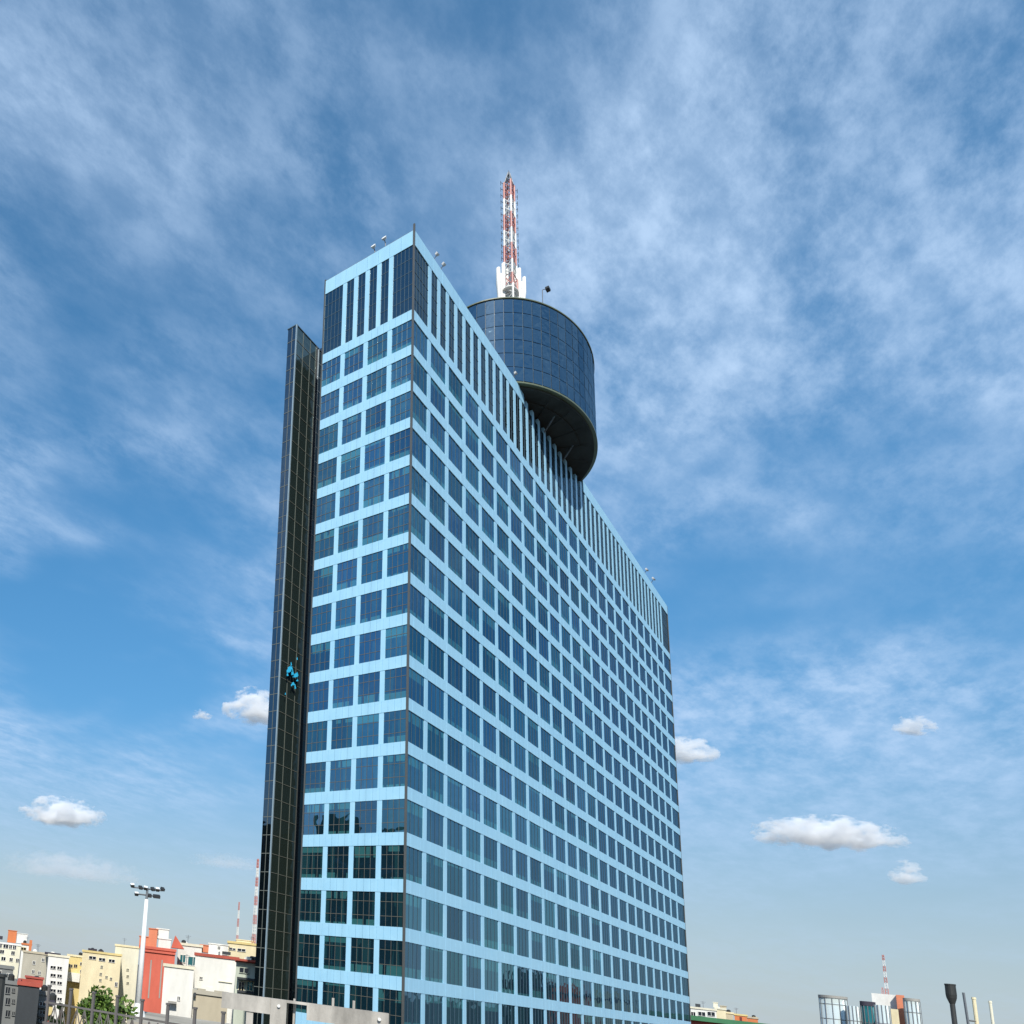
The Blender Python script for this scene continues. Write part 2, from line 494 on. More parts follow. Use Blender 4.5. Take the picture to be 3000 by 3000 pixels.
# windows, one object each, mullions as their child
def win_mesh(w, axis, h=WH, mat_=None):
    q = MB()
    if axis == 'x': q.box(-w/2 - 0.03, w/2 + 0.03, 0, 0.05, -0.03, h + 0.03)
    else: q.box(0, 0.05, -w/2 - 0.02, w/2 + 0.02, -0.03, h + 0.03)
    return q.mesh('window', mat_ or MT['glass'])
def mul_geo(q, w, axis, h=WH, nv=4, hz=(0.30, 0.72), ox=0.0, oy=0.0, oz=0.0, t=0.04):
    for k in range(1, nv):
        u = -w/2 + w * k / nv
        if axis == 'x': q.box(ox + u - t/2, ox + u + t/2, oy - 0.03, oy - 0.002, oz, oz + h)
        else: q.box(ox - 0.03, ox - 0.002, oy + u - t*0.3, oy + u + t*0.3, oz, oz + h)
    for f in hz:
        z = oz + h * f
        if axis == 'x': q.box(ox - w/2, ox + w/2, oy - 0.026, oy - 0.003, z - t/2, z + t/2)
        else: q.box(ox - 0.026, ox - 0.003, oy - w/2, oy + w/2, z - t/2, z + t/2)

def cell_x(i):
    a, b_ = edges[i], edges[i+1]
    a = a + PWX/2 if i > 0 else 0.13
    b_ = b_ - PWX/2 if i < 23 else LX - 0.05
    return (a + b_) / 2, b_ - a
def cell_y(i):
    a, b_ = ey[i], ey[i+1]
    a = a + PWY/2 if i > 0 else 0.13
    b_ = b_ - PWY/2 if i < 3 else LY
    return (a + b_) / 2, b_ - a

cache = {}
def window_at(axis, i, k):
    c_, w = cell_x(i) if axis == 'x' else cell_y(i)
    key = (axis, round(w, 3))
    if key not in cache:
        q = MB()
        if axis == 'x': mul_geo(q, w, axis, hz=(), t=0.035)
        else: mul_geo(q, w, axis, t=0.04)
        cache[key] = (win_mesh(w, axis), q.mesh('mullion_grid', MT['bronze' if axis == 'y' else 'dark_mullion']))
    me, mu = cache[key]
    z = B1 - FH * k - FH
    tilt = (rnd.gauss(0, 0.0020), rnd.gauss(0, 0.0020), rnd.gauss(0, 0.0020))
    loc = (c_, GX, z) if axis == 'x' else (GX, c_, z)
    o = inst('window', me, tower, loc, tilt)
    inst('mullion_grid', mu, o)
ROWS = 17
NCOL = 13
for k in range(ROWS):
    for i in range(4): window_at('y', i, k)
for k in range(ROWS):
    for i in range(NCOL): window_at('x', i, k)
# the far windows, too narrow to pick out singly, and the rows below the frame
q = MB(); qm = MB()
for k in range(21):
    for i in range(24):
        if k < ROWS and i < NCOL: continue
        c_, w = cell_x(i); z = B1 - FH * k - FH
        dy = rnd.gauss(0, 0.004); dx = rnd.gauss(0, 0.004)
        j = len(q.v); q.box(c_ - w/2 - 0.03, c_ + w/2 + 0.03, GX, GX + 0.05, z - 0.03, z + WH + 0.03)
        for n_ in (4, 5): q.v[j+n_] = (q.v[j+n_][0], q.v[j+n_][1] + dy, q.v[j+n_][2])
        for n_ in (1, 5): q.v[j+n_] = (q.v[j+n_][0], q.v[j+n_][1] + dx, q.v[j+n_][2])
        mul_geo(qm, w, 'x', hz=(), t=0.035, ox=c_, oy=GX - 0.01, oz=z)
    if k >= ROWS:
        for i in range(4):
            c_, w = cell_y(i); z = B1 - FH * k - FH
            q.box(GX, GX + 0.05, c_ - w/2, c_ + w/2, z - 0.03, z + WH + 0.03)
MT['far_glass'] = glass_mat('coated_window_glass_far', blinds=False, deep=(0.012, 0.050, 0.095))
fw = q.build('window_field', MT['far_glass'], tower); fw['kind'] = 'stuff'
fm = qm.build('mullion_field', MT['dark_mullion'], tower); fm['kind'] = 'stuff'

# attic storey: tall dark panes, two to a bay, one wide pane at each end
def attic(axis, a, b_):
    w = b_ - a; c_ = (a + b_) / 2
    key = ('attic', axis, round(w, 2))
    if key not in cache:
        q = MB(); nv = 2 if w < 2 else 5
        if axis == 'y': nv = 2 if w < 1.2 else 5
        mul_geo(q, w, axis, ATT, nv, (0.2, 0.4, 0.6, 0.8), t=0.045)
        cache[key] = (win_mesh(w, axis, ATT, MT['attic_glass']), q.mesh('mullion_grid', MT['dark_mullion']))
    me, mu = cache[key]
    tilt = (rnd.gauss(0, 0.0008), rnd.gauss(0, 0.0008), rnd.gauss(0, 0.0008))
    o = inst('attic_window', me, tower, (c_, GX, B1) if axis == 'x' else (GX, c_, B1), tilt)
    inst('mullion_grid', mu, o)
ax = [0.13]
ps = sorted(PX + mids)
for x in ps: ax += [x - PWX/2, x + PWX/2]
ax.append(LX - 0.05)
for j in range(0, len(ax), 2): attic('x', ax[j], ax[j+1])
ayl = [0.13]
for y in sorted(PY + [PY[0] + 1.206, PY[1] + 1.206]): ayl += [y - PWY/2, y + PWY/2]
ayl.append(LY)
for j in range(0, len(ayl), 2): attic('y', ayl[j], ayl[j+1])

# glazed service shaft standing behind the short end, joined to the rear wall
XF, XL, YF0, YF1, ZF = 1.555, 6.23, 13.5, 14.58, B1 + 7.3
sh = MB(); sh.box(XF + 0.06, 30.0, YF0 + 0.06, YF1 - 0.02, 0, ZF - 0.02)
shaft = sh.build('service_shaft', MT['core'], tower)
q = MB(); qs = MB(); qb = MB()
RH = 1.84
nr = int(ZF / RH)
FW = XL - XF
for r in range(nr + 1):
    z1 = ZF - RH * r; z0 = max(0, z1 - RH)
    for k in range(3):
        u0 = XF + FW * k / 3; u1 = XF + FW * (k + 1) / 3
        e = [rnd.gauss(0, 0.003) for _ in range(4)]
        y = YF0 + 0.02
        q.quad((u0 + .03, y + e[0], z0 + .03), (u1 - .03, y + e[1], z0 + .03), (u1 - .03, y + e[2], z1 - .03), (u0 + .03, y + e[3], z1 - .03))
    for k in range(2):
        v0 = YF0 + (YF1 - YF0) * k / 2; v1 = YF0 + (YF1 - YF0) * (k + 1) / 2
        e = [rnd.gauss(0, 0.002) for _ in range(4)]
        x = XF + 0.02
        qs.quad((x + e[0], v1 - .015, z0 + .03), (x + e[1], v0 + .015, z0 + .03), (x + e[2], v0 + .015, z1 - .03), (x + e[3], v1 - .015, z1 - .03))
    qb.box(XF, XL, YF0 - 0.01, YF0 + 0.05, z1 - 0.03, z1 + 0.03)
    qb.box(XF - 0.01, XF + 0.05, YF0, YF1, z1 - 0.03, z1 + 0.03)
for k in range(1, 3):
    u = XF + FW * k / 3; qb.box(u - 0.035, u + 0.035, YF0 - 0.012, YF0 + 0.05, 0, ZF)
qb.box(XF - 0.012, XF + 0.05, (YF0 + YF1)/2 - 0.02, (YF0 + YF1)/2 + 0.02, 0, ZF)
q.build('pane_field', MT['fin_glass'], shaft)['kind'] = 'stuff'
qs.build('side_pane_field', MT['fin_side_glass'], shaft)['kind'] = 'stuff'
qb.build('glazing_bars', MT['shaft_bar'], shaft)
q = MB(); q.box(XF - 0.06, XF + 0.10, YF0 - 0.06, YF0 + 0.06, 0, ZF + 0.06); q.build('corner_trim', MT['pale_mullion'], shaft)
q = MB(); q.box(XL - 0.32, XL - 0.02, YF0 - 0.05, YF0 + 0.04, 0, ZF + 0.06); q.build('corner_trim', MT['corner'], shaft)
q = MB(); q.box(XF - 0.05, 30.0, YF0 - 0.04, YF1 + 0.05, ZF + 0.002, ZF + 0.10); q.build('cap', MT['dark_mullion'], shaft)
q = MB(); q.box(XL, 29.0, LY + 0.31, YF0 + 0.05, 0, ZF - 0.3); q.build('link_block', MT['fin_side_glass'], tower)
# added tilted panes, painted bright cyan for a glint of reflected sky
def shaft_z(y):
    r = ray(845, y); return (EYE + r * ((YF0 - EYE.y) / r.y)).z
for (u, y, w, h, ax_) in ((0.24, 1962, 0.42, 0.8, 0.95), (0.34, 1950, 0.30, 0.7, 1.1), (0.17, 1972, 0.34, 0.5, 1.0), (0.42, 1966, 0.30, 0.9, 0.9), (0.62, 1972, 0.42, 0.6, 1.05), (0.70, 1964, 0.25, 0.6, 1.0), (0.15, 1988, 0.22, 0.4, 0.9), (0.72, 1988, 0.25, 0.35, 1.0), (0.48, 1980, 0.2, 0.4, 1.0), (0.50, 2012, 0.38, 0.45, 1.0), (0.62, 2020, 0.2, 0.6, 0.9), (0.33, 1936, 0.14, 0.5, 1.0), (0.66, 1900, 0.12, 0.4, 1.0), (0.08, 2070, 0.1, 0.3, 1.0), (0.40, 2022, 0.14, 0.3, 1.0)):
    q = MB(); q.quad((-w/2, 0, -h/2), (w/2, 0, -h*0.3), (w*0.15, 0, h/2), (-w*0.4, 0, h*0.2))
    o = q.build('glint_pane', MT['glint_glass'], shaft)
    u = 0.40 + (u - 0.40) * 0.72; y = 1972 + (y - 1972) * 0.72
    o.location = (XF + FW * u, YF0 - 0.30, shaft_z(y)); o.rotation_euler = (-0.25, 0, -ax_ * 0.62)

# ------------------------------------------------------------------ the drum on the roof
DX, DY, DA, DB = 42.34, 4.65, 15.46, 8.75
ZB, ZT = B1 + 9.36, B1 + 21.76
drum = empty('glass_drum', (DX, DY, B1 + 7.35))
tag(drum, 'round dark glass drum overhanging the roof edge of the slab tower', 'restaurant drum')
drum['category'] = 'rooftop drum'
def dchild(q, name, m): 
    o = q.build(name, m, drum); o.matrix_parent_inverse = Matrix.Translation(-Vector(drum.location)); return o
q = MB(); q.ring(DX, DY, DA - 0.12, DB - 0.07, ZB + 0.02, ZT - 0.05, 120); dchild(q, 'frame', MT['drum_frame'])
q = MB(); NC, NR = 60, 6
for j in range(NC):
    for r in range(NR):
        t0 = 2*math.pi*(j + 0.035)/NC; t1 = 2*math.pi*(j + 0.965)/NC
        z0 = ZB + 0.35 + (ZT - ZB - 0.6) * (r + 0.022)/NR; z1 = ZB + 0.35 + (ZT - ZB - 0.6) * (r + 0.978)/NR
        e = [1 + rnd.gauss(0, 0.0007) for _ in range(4)]
        P = [(DX + DA*e[k]*math.cos(t), DY + DB*e[k]*math.sin(t), z) for k, (t, z) in enumerate(((t0, z0), (t1, z0), (t1, z1), (t0, z1)))]
        tm = (t0 + t1) / 2; nx, ny = math.cos(tm) / DA, math.sin(tm) / DB
        if nx * (EYE.x - P[0][0]) + ny * (EYE.y - P[0][1]) > -0.3:      # the side one sees: each pane its own object
            q1 = MB(); q1.quad(*P); dchild(q1, 'pane', MT['drum_glass'])
        else: q.quad(*P)
o = dchild(q, 'pane_field', MT['drum_glass']); o['kind'] = 'stuff'
q = MB(); q.ring(DX, DY, DA + 0.12, DB + 0.08, ZB, ZB + 0.20, 120); dchild(q, 'bottom_rim', MT['rim'])
q = MB(); q.ring(DX, DY, DA + 0.10, DB + 0.06, ZT - 0.14, ZT, 120); dchild(q, 'top_rim', MT['rim'])
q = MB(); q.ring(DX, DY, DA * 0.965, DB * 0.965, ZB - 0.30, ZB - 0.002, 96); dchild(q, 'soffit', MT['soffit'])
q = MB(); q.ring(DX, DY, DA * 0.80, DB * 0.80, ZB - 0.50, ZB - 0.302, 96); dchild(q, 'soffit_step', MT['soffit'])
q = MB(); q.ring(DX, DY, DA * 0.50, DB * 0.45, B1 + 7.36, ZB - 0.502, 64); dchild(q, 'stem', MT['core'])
q = MB(); q.ring(DX, DY, DA - 0.2, DB - 0.12, ZT + 0.001, ZT + 0.06, 96); dchild(q, 'roof', MT['roof'])
for x in (38.5, 46.2):
    q = MB(); q.bar((x + 0.6, 0.1, B1 + 7.9), (x - 0.8, -1.6, ZB - 0.35), 0.11); dchild(q, 'brace', MT['steel'])
for k in range(9):
    t = math.radians(200 + k * 17.5)
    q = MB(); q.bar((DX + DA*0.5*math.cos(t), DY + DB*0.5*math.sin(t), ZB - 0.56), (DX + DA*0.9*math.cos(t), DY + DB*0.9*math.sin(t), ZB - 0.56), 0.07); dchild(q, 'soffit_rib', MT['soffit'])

# ------------------------------------------------------------------ lattice mast on the drum
def axis_z(y):
    """height on the drum's axis that the photograph shows at row y"""
    h = Vector((FWD.x, FWD.y, 0)).normalized(); A = Vector((DX, DY, 0))
    x = 1495.0; r = ray(x, y); t = (A - EYE).dot(h) / r.dot(h); return (EYE + r * t).z
mast = empty('antenna_mast', (DX, DY, ZT + 0.06))
tag(mast, 'tall red and white lattice antenna mast rising from the glass drum', 'antenna mast')
HX, HY = 0.80, 0.46
def mchild(q, name, m, par=None):
    o = q.build(name, m, par or mast); o.matrix_parent_inverse = Matrix.Translation(-Vector(mast.location)) if par is None else Matrix.Identity(4); return o
def lattice(z0, z1, m, hx=HX, hy=HY, hx1=None, hy1=None, step=1.5, leg=0.13):
    hx1 = hx if hx1 is None else hx1; hy1 = hy if hy1 is None else hy1
    q = MB(); n = max(1, round((z1 - z0) / step))
    C4 = ((-1, -1), (1, -1), (1, 1), (-1, 1))
    def P(c_, f): return (DX + c_[0]*(hx + (hx1-hx)*f), DY + c_[1]*(hy + (hy1-hy)*f), z0 + (z1-z0)*f)
    for c_ in C4: q.tube([P(c_, 0), P(c_, 1)], leg, 6)
    for k in range(n):
        f0, f1 = k/n, (k+1)/n
        for s in range(4):
            a, b_ = C4[s], C4[(s+1) % 4]
            q.bar(P(a, f0), P(b_, f1), 0.055); q.bar(P(b_, f0), P(a, f1), 0.055); q.bar(P(a, f1), P(b_, f1), 0.05)
    return mchild(q, 'mast_section', m)
rows = [775, 726, 681, 635, 588, 541]
zz = [axis_z(y) for y in rows]
lattice(ZT + 0.08, axis_z(850), MT['white_paint'], 1.15, 0.66)
lattice(axis_z(850), axis_z(815), MT['red_paint'], 0.95, 0.55)
lattice(axis_z(815), zz[0], MT['white_paint'], 0.9, 0.52)
for k in range(5): lattice(zz[k], zz[k+1], MT['red_paint' if k % 2 == 0 else 'white_paint'], 0.84 - 0.02*k, 0.48 - 0.01*k)
lattice(zz[5], axis_z(507), MT['steel'], 0.70, 0.40, 0.12, 0.07, 0.9, 0.07)
q = MB(); q.bar((DX, DY, axis_z(515)), (DX, DY, axis_z(500)), 0.05); mchild(q, 'finial', MT['steel'])
for k in range(26):                                   # dipoles out to either side
    z = axis_z(545 + k * 9.2); s = 1 if k % 2 else -1
    q = MB(); q.bar((DX + s*0.8, DY - s*0.45, z), (DX + s*1.25, DY - s*0.72, z + 0.15), 0.035); q.bar((DX + s*1.2, DY - s*0.70, z - 0.35), (DX + s*1.2, DY - s*0.70, z + 0.45), 0.035)
    mchild(q, 'dipole', MT['dark_steel'])
pu, pv = 0.756, -0.644
for (off, ytop, wd) in ((-38, 797, 0.30), (-22, 779, 0.27), (2, 764, 0.30), (28, 779, 0.28), (43, 800, 0.27), (-30, 812, 0.2), (36, 815, 0.2), (14, 785, 0.2), (-10, 790, 0.2)):
    s = off / 20.3 * 1.22
    x = DX + s * 0.80; y = DY - s * 0.42
    z1 = axis_z(ytop); z0 = axis_z(872)
    q = MB(); q.tube([(x*0.92 + DX*0.08, y*0.92 + DY*0.08, ZT + 0.08), (x*0.95 + DX*0.05, y*0.95 + DY*0.05, z0), (x, y, z0 + (z1-z0)*0.4), (x, y, z1)], [wd*0.7, wd*0.8, wd, wd*0.85], 10)
    smooth(mchild(q, 'panel_antenna', MT['white_paint']))
q = MB(); q.ring(DX, DY, 1.7, 0.95, axis_z(861), axis_z(859), 24); mchild(q, 'platform', MT['white_paint'])

# small floodlights on the parapet and a lamp on the drum
def roof_light(x, y, z, label, dx, dy, h=0.9, s=0.34):
    h *= 0.75; s *= 0.72; dx *= 0.75; dy *= 0.75
    t = empty('rooftop_floodlight', (x, y, z)); tag(t, label, 'floodlight', 'floodlights along the parapet')
    q = MB(); q.bar((0, 0, 0), (0, 0, h*0.6), 0.05); q.bar((0, 0, h*0.6), (dx, dy, h), 0.05); q.build('arm', MT['steel'], t)
    q = MB(); q.tube([(dx*0.6, dy*0.6, h), (dx*1.3, dy*1.3, h + 0.12)], [s*0.8, s], 10); q.build('lamp_head', MT['white_paint'], t)
zc = B1 + TOP + 0.10
roof_light(0.25, 4.1, zc, 'white floodlight on the short parapet, farther from the tower corner', -0.4, 0)
roof_light(0.25, 3.0, zc, 'white floodlight on the short parapet, nearer the tower corner', -0.4, 0, 1.2)
roof_light(5.3, 0.25, zc, 'white floodlight on the long parapet nearest the tower corner', 0, -0.4, 1.1)
roof_light(7.0, 0.25, zc, 'second white floodlight from the tower corner on the long parapet', 0, -0.4, 1.1)
roof_light(28.4, 0.25, zc, 'white floodlight on the parapet in front of the glass drum', 0, -0.4, 1.0)
roof_light(91.6, 0.25, zc, 'white floodlight near the far parapet end, the left of a pair', 0, -0.4, 1.3, 0.5)
roof_light(96.3, 0.25, zc, 'white floodlight nearest the far end of the long parapet', 0, -0.4, 1.6, 0.55)
r_ = ray(1597, 893); pl = EYE + r_ * ((ZT - EYE.z) / r_.z)
t = empty('rooftop_lamp', (pl.x, pl.y + 0.25, ZT)); tag(t, 'thin dark lamp on a post at the rim of the glass drum', 'lamp')
q = MB(); q.bar((0, 0, 0), (0, 0, 2.4), 0.05); q.bar((0, 0, 2.4), (0.5, -0.4, 2.7), 0.05); q.build('post', MT['steel'], t)
q = MB(); q.box(0.3, 1.1, -0.6, -0.2, 2.6, 2.9); q.build('lamp_head', MT['dark_steel'], t)

# ------------------------------------------------------------------ city
C = {}
for nm, col in dict(white=(0.82, 0.81, 0.76), cream=(0.80, 0.70, 0.46), pale=(0.78, 0.74, 0.58), beige=(0.52, 0.46, 0.34), stone=(0.46, 0.43, 0.35), red=(0.64, 0.15, 0.10), brick=(0.45, 0.10, 0.07), orange=(0.66, 0.22, 0.09), grey=(0.22, 0.23, 0.225), slate=(0.055, 0.062, 0.068), yellow=(0.72, 0.58, 0.26), mint=(0.55, 0.60, 0.50), concrete=(0.36, 0.35, 0.32), darkgreen=(0.03, 0.045, 0.035), salmon=(0.70, 0.25, 0.14), greenroof=(0.07, 0.22, 0.11)).items():
    C[nm] = plaster('render_' + nm, col, 0.16)
C['pane'] = glass_mat('house_glass', deep=(0.015, 0.018, 0.026), refl=(0.10, 0.11, 0.13), blinds=False, fac=0.4)
C['teal'] = glass_mat('teal_glass', deep=(0.02, 0.16, 0.18), refl=(0.12, 0.22, 0.24), blinds=False, fac=0.4)
C['silver'] = glass_mat('silver_glass', deep=(0.55, 0.62, 0.60), refl=(0.75, 0.82, 0.82), blinds=False, fac=0.25, wob=0.05)
C['darkroof'] = plaster('dark_roof', (0.06, 0.055, 0.075), 0.2)


class House:
    """a building whose front stands at range d from the viewpoint, facing it; sizes are read off the photograph"""
    def __init__(s, name, label, x0, x1, ytop, d, depth, wall, cat='building', yaw=0.0, group=None, cornice='pale', base=0.0):
        xm = (x0 + x1) / 2
        hz = horizon(xm)
        r = ray(xm, hz); az = Vector((r.x, r.y, 0)).normalized()
        s.org = EYE + az * d; s.org.z = base
        s.n = Matrix.Rotation(yaw, 3, 'Z') @ az                # points away from the viewer
        s.u = Vector((s.n.y, -s.n.x, 0))
        s.root = empty(name, s.org, math.atan2(s.u.y, s.u.x))
        tag(s.root, label, cat, group or ('low buildings left of the tower' if xm < 1000 else 'low buildings right of the tower'))
        s.wallm = wall
        ya = ytop if not isinstance(ytop, tuple) else sum(ytop)/2
        u0 = s.uz(x0, ya)[0]; u1 = s.uz(x1, ya)[0]; H = s.uz(xm, ya)[1]
        s.u0, s.u1, s.H, s.depth = u0, u1, H, depth
        q = MB(); q.box(u0, u1, 0, depth, 0, H); q.build('wall', C[wall], s.root)
        w = u1 - u0
        q = MB(); t = 0.18
        q.box(u0 - t, u1 + t, -t, 0.25, H + 0.003, H + 0.45); q.box(u0 - t, u1 + t, depth - 0.25, depth + t, H + 0.003, H + 0.45)
        q.box(u0 - t, u0 + 0.25, 0.252, depth - 0.252, H + 0.003, H + 0.45); q.box(u1 - 0.25, u1 + t, 0.252, depth - 0.252, H + 0.003, H + 0.45)
        q.build('parapet', C[cornice], s.root)

        R_ = random.Random(int(abs(x0) * 7 + d))
        for _ in range(R_.randint(1, 3) if d < 250 else 1):
            a = R_.uniform(u0 + 0.15*w, u1 - 0.15*w); v = R_.uniform(0.25, 0.75)*depth; q = MB()
            kind = R_.choice(('tank', 'unit', 'aerial'))
            if kind == 'tank':
                q.tube([(a, v, H + 0.01), (a, v, H + 0.95), (a, v, H + 1.15)], [0.42, 0.42, 0.18], 12); q.build('water_tank', MT['dark_steel'], s.root)
            elif kind == 'unit':
                q.box(a - 0.5, a + 0.4, v - 0.4, v + 0.4, H + 0.01, H + 0.8); q.box(a - 0.3, a + 0.2, v - 0.2, v + 0.2, H + 0.803, H + 0.95); q.build('roof_unit', C['white'], s.root)
            else:
                q.bar((a, v, H), (a, v, H + 2.2), 0.04); q.bar((a - 0.5, v, H + 2.0), (a + 0.5, v, H + 2.0), 0.03); q.bar((a - 0.35, v, H + 1.7), (a + 0.35, v, H + 1.7), 0.03); q.build('aerial', MT['steel'], s.root)

    def uz(s, x, y, v=0.0):
        r = ray(x, y); P0 = s.org + s.n * v
        t = (P0 - EYE).dot(s.n) / r.dot(s.n); P = EYE + r * t
        return (P - s.org).dot(s.u), P.z - s.org.z

    def win(s, x0, x1, y0, y1, m='pane', frame='white', name='window'):
        xm, ym = (x0+x1)/2, (y0+y1)/2
        a, _ = s.uz(x0, ym); b, _ = s.uz(x1, ym); _, z1 = s.uz(xm, y0); _, z0 = s.uz(xm, y1)
        t = 0.07
        q = MB()
        q.box(a - t, b + t, -0.09, 0.01, z1, z1 + t); q.box(a - t, b + t, -0.16, 0.01, z0 - t, z0)
        q.box(a - t, a, -0.085, 0.01, z0, z1); q.box(b, b + t, -0.085, 0.01, z0, z1); q.box((a+b)/2 - 0.04, (a+b)/2 + 0.04, -0.07, 0.0, z0, z1)
        f = q.build(name, C[frame], s.root)
        q = MB(); q.box(a, b, -0.03, 0.01, z0, z1); q.build('pane', C[m], f)

    def block(s, name, x0, x1, y0, y1, v0, v1, m):
        xm, ym = (x0+x1)/2, (y0+y1)/2
        a, _ = s.uz(x0, ym, v0); b, _ = s.uz(x1, ym, v0); _, z1 = s.uz(xm, y0, v0); _, z0 = s.uz(xm, y1, v0)
        q = MB(); q.box(a, b, v0, v1, z0, z1)
        if name in ('penthouse', 'stair_tower', 'roof_room', 'annex'):
            q.box(a - 0.12, b + 0.12, v0 - 0.12, v1 + 0.12, z1 + 0.003, z1 + 0.16)
        return q.build(name, C[m], s.root)


# --- left of the tower
h = House('apartment_block', 'cream apartment block with rows of dark windows and an orange roof house', -70, 62, 2764, 215, 14, 'pale', cornice='white')
for x0, x1 in ((-4, 5), (10, 24), (27, 35), (38, 47)): h.win(x0, x1, 2765 + x0*0.12, 2776 + x0*0.12)
for x0, x1 in ((0, 12), (33, 43)): h.win(x0, x1, 2783 + x0*0.12, 2793 + x0*0.12)
for x0, x1 in ((4, 16), (28, 37), (47, 55)): h.win(x0, x1, 2803 + x0*0.12, 2813 + x0*0.12, 'pane')
h.block('penthouse', 23, 48, 2727, 2762, 3, 8, 'orange'); h.block('penthouse', 49, 80, 2736, 2764, 1.5, 6, 'white')
h.block('water_tank', -4, 8, 2742, 2752, 3, 6, 'darkroof')
h = House('apartment_block', 'narrow white building with a tan edge strip beside the cream apartments', 64, 92, 2769, 200, 10, 'white', cornice='orange')
h.win(60+2, 76, 2776, 2783, 'pane', 'yellow'); h.block('edge_strip', 85, 93, 2754, 2790, -0.3, 2, 'orange')
h = House('apartment_block', 'plain stone coloured building with few small windows', 68, 141, 2794, 178, 14, 'stone', cornice='beige')
for x, y in ((99, 2820), (97, 2846), (126, 2812), (115, 2850)): h.win(x - 3, x + 4, y - 4, y + 5)
h = House('apartment_block', 'white building with paired dark windows under a dark roof strip', 142, 203, 2804, 172, 12, 'white')
for r, y in enumerate((2834, 2857, 2878, 2902, 2925)):
    h.win(148, 163, y - 4, y + 4); h.win(168, 181, y - 2, y + 6)
h.block('roof_strip', 131, 178, 2791, 2798, 1, 5, 'darkroof')
h = House('apartment_block', 'yellowish house with stacked small windows and a white awning', 198, 258, 2804, 186, 12, 'yellow', cornice='cream')
for y in (2824, 2846, 2868): h.win(235, 246, y - 4, y + 4)
for x in (203, 217): h.win(x, x + 9, 2826, 2834, 'pane', 'beige')
h.block('awning', 195, 234, 2850, 2876, -1.6, -0.01, 'white')
h = House('apartment_block', 'wide cream building with three dark windows below its roof', 242, 356, 2795, 176, 16, 'cream', cornice='yellow')
for x0, x1, y0 in ((261, 281, 2802), (290, 308, 2807), (319, 336, 2811)): h.win(x0, x1, y0, y0 + 8)
for x, y in ((298, 2832), (295, 2853), (294, 2871), (312, 2862), (325, 2867)): h.win(x - 3, x + 3, y - 3, y + 4, 'pane', 'pale')
h.win(337, 344, 2878, 2890); h.block('roof_strip', 258, 284, 2779, 2786, 1, 4, 'darkroof'); h.block('roof_strip', 288, 304, 2784, 2789, 1, 4, 'darkroof')
h = House('apartment_block', 'tall pale cream block squeezed between cream and red buildings', 338, 408, 2775, 190, 14, 'pale', cornice='cream')
for y in (2841, 2860, 2880): h.win(371, 377, y - 3, y + 3, 'pane', 'pale')
h = House('apartment_block', 'tall bright red building with grey grooves and a stepped roof', 410, 514, 2783, 142, 14, 'red', cornice='red')
h.block('stair_tower', 435, 460, 2722, 2776, 2, 6, 'salmon'); h.block('roof_room', 408, 436, 2745, 2774, 2.5, 8, 'salmon')
h.block('roof_room', 459, 494, 2723, 2750, 3, 7, 'white'); h.block('penthouse', 464, 500, 2752, 2779, 1.5, 6, 'white')
for x in (439, 471): h.block('groove', x - 2, x + 2, 2812, 2925, -0.06, 0.05, 'concrete')
h.block('string_course', 411, 515, 2786, 2792, -0.25, 0.1, 'red')
a, z0 = h.uz(502, 2776, 1.0); b, _ = h.uz(540, 2776, 1.0); _, z1 = h.uz(508, 2740, 1.0)
q = MB(); P0 = [(a, 1, z0), (b, 1, z0), (a + (b-a)*.25, 1, z1)]; P1 = [(x, 5, z) for x, _, z in P0]
q.v += P0 + P1; q.f += [(0, 1, 2), (5, 4, 3), (0, 3, 4, 1), (1, 4, 5, 2), (2, 5, 3, 0)]; q.m += [0]*5
q.build('gable', C['red'], h.root)
h = House('apartment_block', 'white house with teal windows beside the red building', 522, 592, 2772, 150, 12, 'white')
h.win(528, 543, 2798, 2819, 'teal'); h.win(551, 580, 2804, 2830, 'teal')
for x in (533, 553, 568): h.win(x, x + 6, 2826 + (x-533)*.1, 2833 + (x-533)*.1, 'pane')
h.block('roof_room', 586, 612, 2770, 2790, 2, 6, 'salmon')
h = House('apartment_block', 'blank white wall of a low block in front of the teal windows', 481, 568, 2836, 124, 12, 'white', cornice='pale')
h.block('canopy', 492, 517, 2934, 2940, -1.2, -0.01, 'concrete'); h.win(520, 527, 2920, 2930)
h = House('apartment_block', 'large blank white block with a red roof edge', 572, 698, 2806, 130, 12, 'white', cornice='brick')
h.win(585, 593, 2862, 2869); h.block('ledge', 640, 680, 2876, 2878, -0.2, 0.0, 'pale'); h.block('chimney', 640, 646, 2770, 2788, 3, 4.5, 'white')
h.block('roof_room', 611, 668, 2768, 2800, 5, 9, 'white'); h.win(616+22, 645, 2773, 2782)
h.block('solar_panel', 651, 676, 2788, 2796, 2, 4.5, 'slate')
h = House('apartment_block', 'cream block with two antennas on its roof, behind the white blocks', 668, 770, 2768, 172, 14, 'cream', cornice='yellow')
h.win(696, 719, 2780, 2787); h.win(672, 690, 2778, 2783); h.block('roof_room', 692, 745, 2756, 2768, 2, 8, 'cream')
ant = h
h = House('apartment_block', 'balcony house with a red eave hard against the tower foot', 692, 775, 2822, 116, 12, 'mint', cornice='brick')
h.block('balcony', 694, 768, 2866, 2872, -1.5, -0.01, 'slate'); h.block('eave', 690, 775, 2812, 2818, -0.9, -0.02, 'brick')
for x0, x1, m in ((700, 714, 'pane'), (724, 740, 'teal')): h.win(x0, x1, 2876, 2902, m, 'cream')
h.win(702, 728, 2836, 2850, 'pane', 'mint'); h.block('balcony', 694, 768, 2905, 2911, -1.5, -0.01, 'slate')
